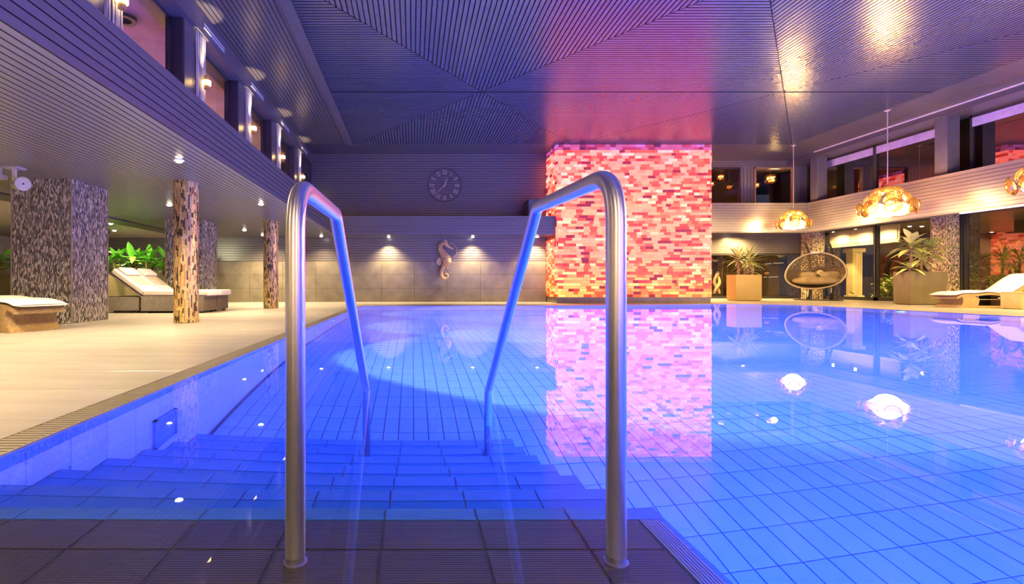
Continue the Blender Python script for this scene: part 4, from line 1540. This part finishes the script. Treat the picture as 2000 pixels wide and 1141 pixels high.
def wave_lounger(loc, rz, label):
    t = thing('wave_lounger', label, 'lounger', loc, rz, 'wave-shaped wicker loungers')
    Wd = .66
    top = [Vector((x, 0, z)) for x, z in TOPP]
    top = smoothpath(top, 5)
    n = len(top)
    # mattress: rounded slab following the wave
    b = MB()
    prof = []
    for i, p in enumerate(top):
        f = i / (n - 1)
        th = .065 * min(1.0, .35 + 9 * f, .45 + 9 * (1 - f))
        prof.append((p.x, p.z, th))
    ny = 8
    vs, fs = [], []
    for x, z, th in prof:
        for j in range(ny + 1):
            s = -1 + 2 * j / ny
            k = 1 - abs(s) ** 6
            vs.append((x, s * Wd / 2, z - th * .5 + th * .5 * (0.1 + .9 * k)))
        for j in range(ny + 1):
            s = 1 - 2 * j / ny
            k = 1 - abs(s) ** 6
            vs.append((x, s * Wd / 2, z - th * .5 - th * .5 * (0.1 + .9 * k)))
    m = 2 * (ny + 1)
    for i in range(n - 1):
        for j in range(m):
            fs.append((i * m + j, i * m + (j + 1) % m, (i + 1) * m + (j + 1) % m, (i + 1) * m + j))
    fs.append(tuple(range(m)))
    fs.append(tuple(range((n - 1) * m, n * m))[::-1])
    b.add(vs, fs)
    mt_ = b.build('mattress', M['cushion'], t, smooth=True, local=True)
    # woven shell under it
    low = [(p.x + .05, p.z - .062) for p in top if p.x < 1.98]
    sh_ = low + [(x, z - .05) for x, z in reversed(low)]
    MB().prism(sh_, 'y', -Wd / 2 + .015, Wd / 2 - .015).build('shell', M['wicker_tan'], t, local=True)
    foot = [(.10, 0), (.50, 0), (.55, .07), (.57, .15), (.54, .24), (.46, .32), (.40, .345), (.12, .335), (.17, .28), (.20, .20), (.19, .12), (.15, .05)]
    MB().prism(foot, 'y', -Wd / 2 + .02, Wd / 2 - .02).build('foot_pedestal', M['wicker_tan'], t, local=True, bevel=.008)
    head = [(1.16, 0), (1.50, 0), (1.46, .10), (1.50, .24), (1.62, .42), (1.78, .60), (1.70, .62), (1.42, .42), (1.24, .335), (1.14, .33), (1.20, .22), (1.20, .08)]
    MB().prism(head, 'y', -Wd / 2 + .02, Wd / 2 - .02).build('head_pedestal', M['wicker_tan'], t, local=True, bevel=.008)
    for s in (-1, 1):
        y = s * (Wd / 2 - .045)
        MB().box(.48, 1.22, y - .025, y + .025, .0, .055).build('bottom_rail', M['wicker_tan'], t, local=True, bevel=.008)
        MB().tube(fillet([(.55, y, .30), (.59, y, .20), (.56, y, .05)], [.1], 6), .014, 8).build('edge_cane', M['rim'], t, local=True, smooth=True)
        MB().tube([(.60, y, .335), (.585, y, .39), (.57, y, .40)], .012, 8).build('strap', M['cushion'], mt_, local=True, smooth=True)
        MB().tube(fillet([(1.14, y, .37), (1.13, y, .27), (1.05, y, .235)], [.06], 6), .013, 8).build('strap', M['cushion'], mt_, local=True, smooth=True)
    MB().box(.58, 1.17, -Wd / 2 + .05, Wd / 2 - .05, .205, .215).build('inner_shelf', M['rim'], t, local=True)
    MB().box(.60, 1.16, -.02, .02, .055, .33).build('inner_divider', M['black'], t, local=True)
    return t


wave_lounger((13.42, 12.46, 0), math.radians(-2), 'wave-shaped tan wicker lounger with cream mattress by the right pool edge')
wave_lounger((-4.60, 6.12, 0), math.radians(163), 'wave-shaped tan wicker lounger with cream mattress in front of the near mosaic pillar')
t = thing('side_table', 'low yellow-tan box table in front of the right lounger head', 'table', (14.5, 11.62, 0))
MB().box(14.13, 14.75, 11.42, 11.82, .012, .385).build('body', M['box_wood'], t, bevel=.008)
MB().box(14.12, 14.76, 11.41, 11.83, .385, .405).build('top_board', M['box_wood'], t, bevel=.005)
for x in (14.18, 14.70):
    for y in (11.47, 11.77):
        MB().box(x - .02, x + .02, y - .02, y + .02, 0, .014).build('foot', M['black'], t)

# ================================================================ DAYBEDS
def daybed(y0, y1, label):
    yc = (y0 + y1) / 2
    t = thing('daybed', label, 'daybed', (-5.2, yc, 0), 0, 'wicker daybeds')
    MB().box(-6.45, -5.56, y0 + .02, y1 - .02, .045, .33).build('head_base', M['wicker'], t, bevel=.012)
    MB().box(-5.53, -4.24, y0, y1, .035, .345).build('seat_base', M['wicker'], t, bevel=.012)
    MB().box(-5.56, -5.53, y0 + .06, y1 - .06, .06, .30).build('joint_panel', M['black'], t)
    for x in (-6.38, -5.64, -5.45, -4.32):
        for y in (y0 + .06, y1 - .06):
            MB().box(x - .03, x + .03, y - .03, y + .03, 0, .046).build('foot', M['black'], t)
    sm_ = MB().box(-5.50, -4.16, y0 + .01, y1 - .01, .345, .47).build('seat_mattress', M['cushion'], t, bevel=.03)
    MB().tube([(-5.46, y0 + .016, .408), (-4.2, y0 + .016, .408)], .006, 6).build('mattress_piping', M['piping'], sm_)
    ang = math.radians(36)
    L = .80
    ca, sa = math.cos(ang), math.sin(ang)
    rot = Matrix.Rotation(ang, 3, 'Y')      # local -x climbs to the left

    def bk(u, w, y):    # u along the back from the hinge, w out of the cushion face
        return (-5.47 - u * ca + w * sa, y, .40 + u * sa + w * ca)
    c = bk(L / 2, 0, yc)
    bm_ = MB().obox(c, (L, y1 - y0 - .02, .12), rot).build('back_mattress', M['cushion'], t, bevel=.03)
    MB().obox(bk(L / 2, -.085, yc), (L + .04, y1 - y0 - .03, .035), rot).build('back_frame', M['wicker'], t, bevel=.008)
    MB().obox(bk(L * .80, .085, yc + .01), (.24, y1 - y0 - .12, .09), rot).build('head_pillow', M['cushion'], bm_, bevel=.035)
    MB().obox(bk(L * .47, .063, yc + .02), (.34, y1 - y0 - .16, .012), rot).build('back_panel', M['cushion_beige'], bm_, bevel=.004, label='beige sheer panel on the back cushion')
    for y in (y0 + .07, y1 - .07):
        MB().tube([bk(.02, .062, y), bk(L - .02, .062, y)], .006, 6).build('piping', M['piping'], bm_)
    MB().tube([(-5.95, yc, .66), (-5.72, yc, .34)], .014, 8).build('back_prop', M['dark_frame'], t)


daybed(9.98, 10.62, 'wicker daybed with raised cream back, the nearer of the pair')
daybed(10.66, 11.30, 'wicker daybed with raised cream back, the farther of the pair')

# ================================================================ PLANTS
def leaf_mesh(L, w, droop, m, fold=.25, name='leaf', base=.18, seg=7, tip=1.0):
    b = MB()
    vs, fs = [], []
    for i in range(seg + 1):
        f = i / seg
        x = L * (f - .12 * droop * f * f)
        z = -droop * L * f * f * .6
        ww = w * (base + (1 - base) * math.sin(min(1, f * 1.25) * PI / 2)) * (1 - max(0, (f - .45) / .55) ** 2 * tip)
        ww = max(ww, .002)
        vs += [(x, -ww / 2, z + fold * ww * .5), (x, 0, z), (x, ww / 2, z + fold * ww * .5)]
    for i in range(seg):
        a = i * 3
        fs += [(a, a + 1, a + 4, a + 3), (a + 1, a + 2, a + 5, a + 4)]
    b.add(vs, fs)
    return b.mesh(name, m, smooth=True)


def put_leaf(me, parent, p, az, el, s=1.0, roll=0.0):
    o = bpy.data.objects.new('leaf', me)
    COL.objects.link(o)
    o.parent = parent
    o.location = Vector(p) - ORG[parent]
    o.rotation_euler = Euler((roll, -el, az), 'XYZ')
    o.scale = (s, s, s)
    ORG[o] = ORG[parent]
    return o


def planter(x0, x1, y0, y1, h, label, m):
    t = thing('planter', label, 'planter', ((x0 + x1) / 2, (y0 + y1) / 2, 0), 0, 'square floor planters')
    b = MB()
    w = .03
    for a in ((x0, x1, y0, y0 + w), (x0, x1, y1 - w, y1), (x0, x0 + w, y0 + w, y1 - w), (x1 - w, x1, y0 + w, y1 - w)):
        b.box(*a, .02, h)
    b.box(x0 + w, x1 - w, y0 + w, y1 - w, .02, .06)
    sh_ = b.build('shell', m, t)
    MB().box(x0 + .04, x1 - .04, y0 + .04, y1 - .04, 0, .02).build('plinth', M['black'], sh_)
    MB().box(x0 + w, x1 - w, y0 + w, y1 - w, h - .12, h - .06).build('soil', M['soil'], sh_)
    return t


planter(11.44, 12.36, 17.40, 17.92, .93, 'olive square planter beside the salt brick block', M['planter'])
planter(14.24, 15.28, 14.06, 14.56, .955, 'dark olive rectangular planter behind the right lounger', M['planter_dark'])
planter(-12.4, -6.35, 13.15, 13.75, .86, 'long dark planter behind the wicker daybeds', M['planter_dark'])

yl_m = [leaf_mesh(.62, .065, d, M['leaf_olive'], base=.5) for d in (.15, .35, .6)]
yl_p = [leaf_mesh(.62, .070, d, M['leaf_pale'], base=.5) for d in (.2, .4)]


def yucca(x, y, z0, h, label, n=30, s=1.0, lo=-.35):
    t = thing('spiky_palm', label, 'plant', (x, y, z0), 0, 'spiky palms in the olive planter')
    MB().tube([(x, y, z0 - .02), (x + .02, y, z0 + h * .5), (x, y, z0 + h)], [.05, .04, .045], 10).build('trunk', M['stem'], t)
    for k in range(n):
        az = k * 2.399 + R.random() * .3
        el = lo + (1.35 - lo) * (k / n) + R.uniform(-.1, .1)
        me = R.choice(yl_m) if R.random() < .72 else R.choice(yl_p)
        put_leaf(me, t, (x, y, z0 + h - .06 + .10 * k / n), az, el, s * R.uniform(.8, 1.1))


yucca(11.66, 17.60, .86, .62, 'spiky palm on a bare trunk, left one in the olive planter', 34, .95)
yucca(12.12, 17.72, .86, .58, 'spiky palm on a bare trunk, right one in the olive planter', 34, 1.05)
yucca(12.10, 17.52, .86, .22, 'short spiky palm low on the right of the olive planter', 16, .62)
yucca(11.85, 17.56, .86, .30, 'short pale spiky palm in the middle of the olive planter', 14, .72)

dl = [leaf_mesh(.52, .17, d, M['leaf_pale'], base=.25) for d in (.3, .55, .8)]
dg = [leaf_mesh(.52, .15, d, M['leaf_olive'], base=.25) for d in (.3, .6)]


def dracaena(x, y, z0, h, label, n, s=1.0, pal=.75, lo=-.2):
    t = thing('broad_leaf_plant', label, 'plant', (x, y, z0), 0, 'broad-leaved plants in the dark planter')
    MB().tube([(x, y, z0 - .02), (x - .02, y, z0 + h * .5), (x, y, z0 + h)], [.045, .035, .03], 10).build('trunk', M['stem'], t)
    for k in range(n):
        az = k * 2.399 + R.random() * .4
        el = lo + (1.15 - lo) * (k / n) + R.uniform(-.12, .12)
        me = R.choice(dl) if R.random() < pal else R.choice(dg)
        put_leaf(me, t, (x, y, z0 + h * (.72 + .30 * k / n)), az, el, s * R.uniform(.8, 1.15))


dracaena(14.52, 14.30, .89, .92, 'tall pale broad-leaved plant at the left end of the dark planter', 26, 1.05)
dracaena(14.72, 14.22, .89, .50, 'middle-height yellow-green broad-leaved plant in the dark planter', 22, .9)
dracaena(14.40, 14.24, .89, .18, 'low pale broad-leaved plant at the left corner of the dark planter', 16, .8, 1.0)
dracaena(15.05, 14.30, .89, .78, 'darker feathery broad-leaved plant at the right end of the dark planter', 22, 1.1, .15)

bl = [leaf_mesh(.62, .17, d, M['leaf_bright'], base=.15) for d in (.25, .5, .9)]


def bright_plant(x, y, z0, h, label, n, s=1.0):
    t = thing('bright_green_plant', label, 'plant', (x, y, z0), 0, 'bright green plants behind the daybeds')
    for q in range(3):
        a = q * 2.1
        MB().tube([(x + .05 * math.cos(a), y + .05 * math.sin(a), z0 - .02), (x + .09 * math.cos(a), y + .09 * math.sin(a), z0 + h * .8)], [.035, .02], 8).build('stem', M['stem'], t)
    for k in range(n):
        az = k * 2.399 + R.random() * .5
        el = .05 + 1.1 * (k / n) + R.uniform(-.15, .15)
        zz = z0 + h * R.uniform(.25, .85)
        put_leaf(R.choice(bl), t, (x + .06 * math.cos(az), y + .06 * math.sin(az), zz), az, el, s * R.uniform(.8, 1.2), R.uniform(-.3, .3))


for k, (x, h, n) in enumerate(((-6.75, .62, 20), (-7.2, .55, 20), (-7.65, .68, 20), (-8.1, .60, 20), (-8.6, .6, 18), (-10.6, .6, 18), (-11.3, .62, 18), (-12.0, .6, 16))):
    bright_plant(x, 13.42 + R.uniform(-.06, .06), .78, h, 'bright green leafy plant in the long planter, ' +
                 ['at its right end', 'second from its right end', 'third from its right end', 'fourth from its right end', 'half hidden by the near pillar',
                  'just left of the near pillar', 'at the left picture edge', 'beyond the left picture edge'][k], n)
t = thing('plant_spotlight', 'small spotlight lighting the bright green plants from the soffit', 'light', (-7.7, 12.4, 1.95))
MB().lathe([(.03, -.07), (.05, -.07), (.05, .05), (.03, .07)], 18, (-7.7, 12.4, 1.93)).build('housing', M['dark_frame'], t)
MB().box(-7.715, -7.685, 12.385, 12.415, 1.98, 2.16).build('stalk', M['dark_frame'], t)
light('lamp_light', 'SPOT', (-7.7, 12.4, 1.84), 210, (1, .92, .55), t, .05, (-7.6, 13.4, 1.0), 130, .8)
light('lamp_light', 'SPOT', (-7.7, 12.38, 1.84), 140, (1, .92, .55), t, .05, (-11, 13.4, 1.0), 90, .8)

# shrubs in the garden room beyond the right glass
gs = [leaf_mesh(.26, .075, d, M['leaf_dark'], base=.2, seg=4) for d in (.3, .7)]
go = [leaf_mesh(.26, .075, d, M['leaf_olive'], base=.2, seg=4) for d in (.3,)]
for k, (x, y, h) in enumerate(((17.75, 15.6, 1.55), (17.6, 14.3, 1.75), (17.7, 13.0, 1.6), (17.9, 18.3, .85))):
    t = thing('garden_shrub', 'dark green shrub beyond the garden glass, ' + ['nearest to the slim mosaic pillar', 'directly behind the lounger head', 'at the right picture edge', 'low one beside the cream pillar'][k],
              'shrub', (x, y, 0), 0, 'garden room shrubs')
    MB().tube([(x, y, 0), (x + .03, y, h * .5), (x, y, h * .9)], [.04, .03, .012], 8).build('trunk', M['stem'], t)
    b = MB()
    for q in range(420):
        az, el = R.random() * 2 * PI, R.uniform(-.5, 1.2)
        rr = R.random() ** .5
        a2 = R.random() * 2 * PI
        zz = h * R.uniform(.12, 1.0)
        wr = .62 * (1 - .45 * abs(zz / h - .5))
        c = Vector((x + rr * wr * math.cos(a2), y + rr * wr * math.sin(a2), zz))
        rot = Euler((R.uniform(-.6, .6), -el, az)).to_matrix()
        me = R.choice(gs)
        sc_ = R.uniform(.7, 1.2)
        b.add([c + rot @ (v.co * sc_) for v in me.vertices], [tuple(p.vertices) for p in me.polygons])
    b.build('leaves', M['leaf_dark'] if k != 1 else M['leaf_olive'], t, smooth=True, kind='stuff')

# ================================================================ HANGING CHAIR
hx, hy = 14.76, 18.0
hc = thing('hanging_chair', 'oval woven double hanging chair with olive cushions by the garden windows', 'chair', (hx, hy, 0), math.radians(-50))
HZ = 1.02
A, B_, C_ = .88, .74, .72


def shell_pt(u, v, k=1.0):
    """u round the rim (0..2pi), v from the rim (0) to the back pole (1)"""
    r = math.cos(v * PI / 2)
    y = -.12 + B_ * math.sin(v * PI / 2)
    x = A * r * math.cos(u) * k
    z = C_ * r * math.sin(u) * k
    z = z * (1.0 if z > 0 else .82)
    return Vector((x * (1 - .10 * (z / C_)), y, HZ + z + .06 * (x / A)))


rimp = [shell_pt(2 * PI * k / 72, 0) for k in range(73)]
MB().tube(rimp, .028, 12, cap=False).build('rim', M['rim'], hc, smooth=True, local=True)
wv = MB()
for k in range(44):
    u = 2 * PI * (k + .5) / 44
    wv.tube([shell_pt(u, v / 10) for v in range(0, 10)], .015, 5)
for v in range(1, 11):
    wv.tube([shell_pt(2 * PI * k / 56, v / 11.5) for k in range(57)], .015, 5, cap=False)
for sgn in (1, -1):
    for k in range(22):
        u = 2 * PI * k / 22
        wv.tube([shell_pt(u + sgn * .09 * v, v / 10) for v in range(0, 10)], .010, 4)
wv.build('woven_shell', M['wicker_dark'], hc, smooth=True, local=True, kind='stuff')
bw_ = MB()
nu, nv = 40, 9
vs = []
for v in range(nv + 1):
    for k in range(nu + 1):
        u = PI - .25 + (PI + .5) * k / nu
        vs.append(shell_pt(u, v / (nv + .8), .985))
fs = [(v * (nu + 1) + k, v * (nu + 1) + k + 1, (v + 1) * (nu + 1) + k + 1, (v + 1) * (nu + 1) + k) for v in range(nv) for k in range(nu)]
bw_.add(vs, fs)
bw_.build('lower_bowl', M['wicker_dark'], hc, smooth=True, local=True)
MB().ball((0, .16, HZ - .30), (.74, .44, .15), 28, 12, p=.8).build('seat_cushion', M['cushion_olive'], hc, smooth=True, local=True)
for s in (-1, 1):
    MB().ball((s * .34, .40, HZ - .10), (.29, .10, .15), 20, 10, Matrix.Rotation(-.35, 3, 'X'), .75).build('back_cushion', M['cushion_olive'], hc, smooth=True, local=True)
for s in (-1, 1):
    pts = smoothpath([(s * .34, .60, .04), (s * .34, .86, .5), (s * .34, .92, 1.15), (s * .34, .72, 1.72), (s * .34 + .0, .38, 2.02), (s * .34, .06, 2.13)], 8)
    MB().tube(pts, [.065 - .040 * i / (len(pts) - 1) for i in range(len(pts))], 12).build('stand_arm', M['dark_frame'], hc, smooth=True, local=True)
    MB().tube([(s * .34, .28, 2.06), (s * .20, .02, HZ + C_ + .0)], .008, 6).build('hanging_chain', M['dark_frame'], hc, local=True)
MB().lathe([(.0, 0), (.72, 0), (.72, .03), (.0, .035)], 40, (0, .3, 0)).build('base_plate', M['dark_frame'], hc, local=True)
for x in (-.55, -.18, .18, .55):
    MB().box(x - .02, x + .02, .25, .29, .03, HZ - C_ * .82 + .06).build('base_post', M['dark_frame'], hc, local=True)
MB().box(-.12, .12, -.15, -.10, HZ + C_ - .03, HZ + C_ + .05).build('rim_clip', M['white_metal'], hc, bevel=.012, local=True)

# ================================================================ THINGS BEYOND THE GLASS
t = thing('twisted_statue', 'pale twisted figure sculpture behind the low glass beside the salt bricks', 'sculpture', (13.0, 21.0, 0))
MB().box(12.8, 13.2, 20.85, 21.15, 0, .18).build('pedestal', M['black'], t, bevel=.01)
for s in (0, PI):
    p = [(13.0 + (.10 + .03 * math.sin(5 * f)) * math.cos(s + 4.2 * f), 21.0 + .06 * math.sin(s + 4.2 * f), .18 + .86 * f) for f in [i / 20 for i in range(21)]]
    MB().tube(p, [.065 - .03 * abs(i / 20 - .4) for i in range(21)], 12).build('figure', M['statue'], t, smooth=True)
MB().ball((13.03, 21.0, 1.05), (.07, .06, .09), 14, 8).build('head', M['statue'], t, smooth=True)
t0 = thing('statue_spot', 'small spotlight above the twisted sculpture', 'light', (12.8, 20.75, 2.60))
MB().lathe([(.03, 0), (.05, 0), (.05, -.08), (.03, -.09)], 16, (12.8, 20.75, 2.62)).build('housing', M['dark_frame'], t0)
light('lamp_light', 'SPOT', (12.8, 20.75, 2.5), 22, (1, .75, .4), t0, .04, (13.0, 21.0, .5), 60)


def small_lamp(x, y, z, r, ztop, label, m='small_lamp', grp='small golden lounge lamps'):
    t = thing('lounge_lamp', label, 'lamp', (x, y, z), 0, grp)
    MB().tube([(x, y, z + r), (x, y, ztop)], .006, 6).build('cord', M['cord'], t)
    MB().ball((x, y, z), (.45 * r, .45 * r, .45 * r), 12, 8).build('bulb', M[m], t, smooth=True)
    for k in range(7):
        a = 2 * PI * k / 7
        for e_ in (-.5, .55):
            c = Vector((x + .68 * r * math.cos(a + e_) * math.cos(e_), y + .68 * r * math.sin(a + e_) * math.cos(e_), z + .75 * r * math.sin(e_)))
            d = (c - Vector((x, y, z))).normalized()
            MB().lathe([(0, .10 * r), (.2 * r, .08 * r), (.36 * r, -.04 * r), (.2 * r, .05 * r), (0, .07 * r)], 10, c, d.to_track_quat('Z', 'Y').to_matrix()).build('petal', M['petal'], t, smooth=True)


small_lamp(11.60, 18.5, 4.62, .20, 4.86, 'small golden petal lamp, topmost in the upper window beside the salt bricks')
small_lamp(11.30, 18.6, 4.38, .17, 4.86, 'small golden petal lamp half hidden by the salt bricks')
small_lamp(11.92, 18.5, 4.24, .17, 4.86, 'small orange petal lamp, lowest in the upper window beside the salt bricks', 'orange_lamp')
small_lamp(13.46, 18.5, 4.55, .26, 4.86, 'bright golden petal lamp in the upper window with the amber curtain')
small_lamp(13.08, 18.7, 4.36, .15, 4.86, 'small golden petal lamp beside the amber curtain')
light('lamp_light', 'POINT', (13.46, 18.3, 4.45), 30, (1, .62, .22), None, .1)
small_lamp(15.55, 21.6, 1.08, .17, 2.62, 'small orange petal lamp low behind the glass wall', 'orange_lamp')
c = thing('amber_curtain', 'amber curtain hanging at the left of the bright upper back window', 'curtain', (12.3, 17.7, 3.29))
vs, fs = [], []
for k in range(41):
    x = 12.06 + .24 * k / 40
    y = 17.62 + .03 * math.sin(k * 1.6)
    vs += [(x, y, 3.3), (x, y, 4.66)]
fs = [(2 * k, 2 * k + 2, 2 * k + 3, 2 * k + 1) for k in range(40)]
MB().add(vs, fs).build('cloth', M['curtain_amber'], c, smooth=True)
MB().tube([(12.02, 17.62, 4.68), (13.3, 17.62, 4.68)], .012, 8).build('rod', M['gold'], c)
for k, (xa, xb, z) in enumerate(((15.75, 16.05, 1.50), (16.15, 16.6, 1.53), (15.7, 15.85, .90), (15.95, 16.35, .91))):
    t = thing('light_tube', 'thin pale light tube behind the low glass wall, %s' % ['upper left', 'upper right', 'lower left', 'lower right'][k], 'light', ((xa + xb) / 2, 22.0, z), 0, 'thin light tubes')
    MB().tube([(xa, 22.0, z), (xb, 22.0, z + .02)], .014, 8).build('tube', M['tube'], t)
    for x in (xa, xb):
        MB().tube([(x, 22.0, z + .0), (x, 22.79, z + .0)], .006, 6).build('holder', M['dark_frame'], t)
t = thing('cream_pillar', 'cream fluted pillar beyond the garden glass by the hanging chair', 'pillar', (18.1, 20.15, 0))
MB().box(17.85, 18.35, 19.95, 20.35, 0, .14).build('base', M['cream'], t, bevel=.02)
MB().box(17.90, 18.30, 19.99, 20.31, .14, 1.90).build('shaft', M['cream'], t, bevel=.02)
for k in range(4):
    MB().box(17.93 + .09 * k, 17.97 + .09 * k, 19.975, 19.99, .2, 1.82).build('flute', M['cream'], t)
MB().box(17.82, 18.38, 19.92, 20.38, 1.90, 2.06).build('capital', M['cream'], t, bevel=.025)
t = thing('cream_transom', 'cream panelled transom beyond the garden glass in the far corner', 'panel', (17.4, 19.2, 2.1))
MB().box(17.4, 17.5, 17.6, 20.55, 2.10, 2.20).build('rail', M['cream'], t, bevel=.01)
for k in range(3):
    MB().box(17.41, 17.46, 17.66 + .96 * k, 18.58 + .96 * k, 2.22, 2.70).build('panel', M['room'], t, bevel=.008)
MB().box(17.43, 17.47, 17.6, 20.55, 2.19, 2.735).build('back_board', M['cream'], t)
t = thing('scroll_pot', 'small pale pot with curled leaves at the foot of the cream pillar', 'pot', (17.55, 19.6, 0))
MB().lathe([(.08, 0), (.14, .03), (.17, .16), (.15, .20), (.13, .18)], 20, (17.55, 19.6, 0)).build('pot', M['cream'], t, smooth=True)
for k in range(9):
    put_leaf(dl[2], t, (17.55, 19.6, .19), k * .7, .7 + .1 * (k % 3), .55)
t = thing('garden_fill_lamp', 'added globe lamp lighting the garden room from beyond the picture', 'lamp', (19.6, 10.2, 0))  # unseen lamp, added to light the shrubs and the garden room
MB().lathe([(.12, 0), (.12, .02), (.02, .04), (.02, 1.9), (.05, 1.92)], 16, (19.6, 10.2, 0)).build('stand', M['dark_frame'], t)
MB().ball((19.6, 10.2, 2.05), .13, 16, 10).build('globe', M['small_lamp'], t, smooth=True)
light('lamp_light', 'POINT', (19.3, 10.4, 2.0), 420, (1, .72, .36), t, .13)
t = thing('lounge_globe', 'globe lamp standing deep in the lounge behind the low glass', 'lamp', (10.3, 22.2, 0))
MB().lathe([(.12, 0), (.12, .02), (.02, .04), (.02, 1.2), (.05, 1.22)], 16, (10.3, 22.2, 0)).build('stand', M['dark_frame'], t)
MB().ball((10.3, 22.2, 1.32), .10, 16, 10).build('globe', M['small_lamp'], t, smooth=True)
light('lamp_light', 'POINT', (10.5, 22.0, 1.4), 60, (1, .6, .2), t, .10)
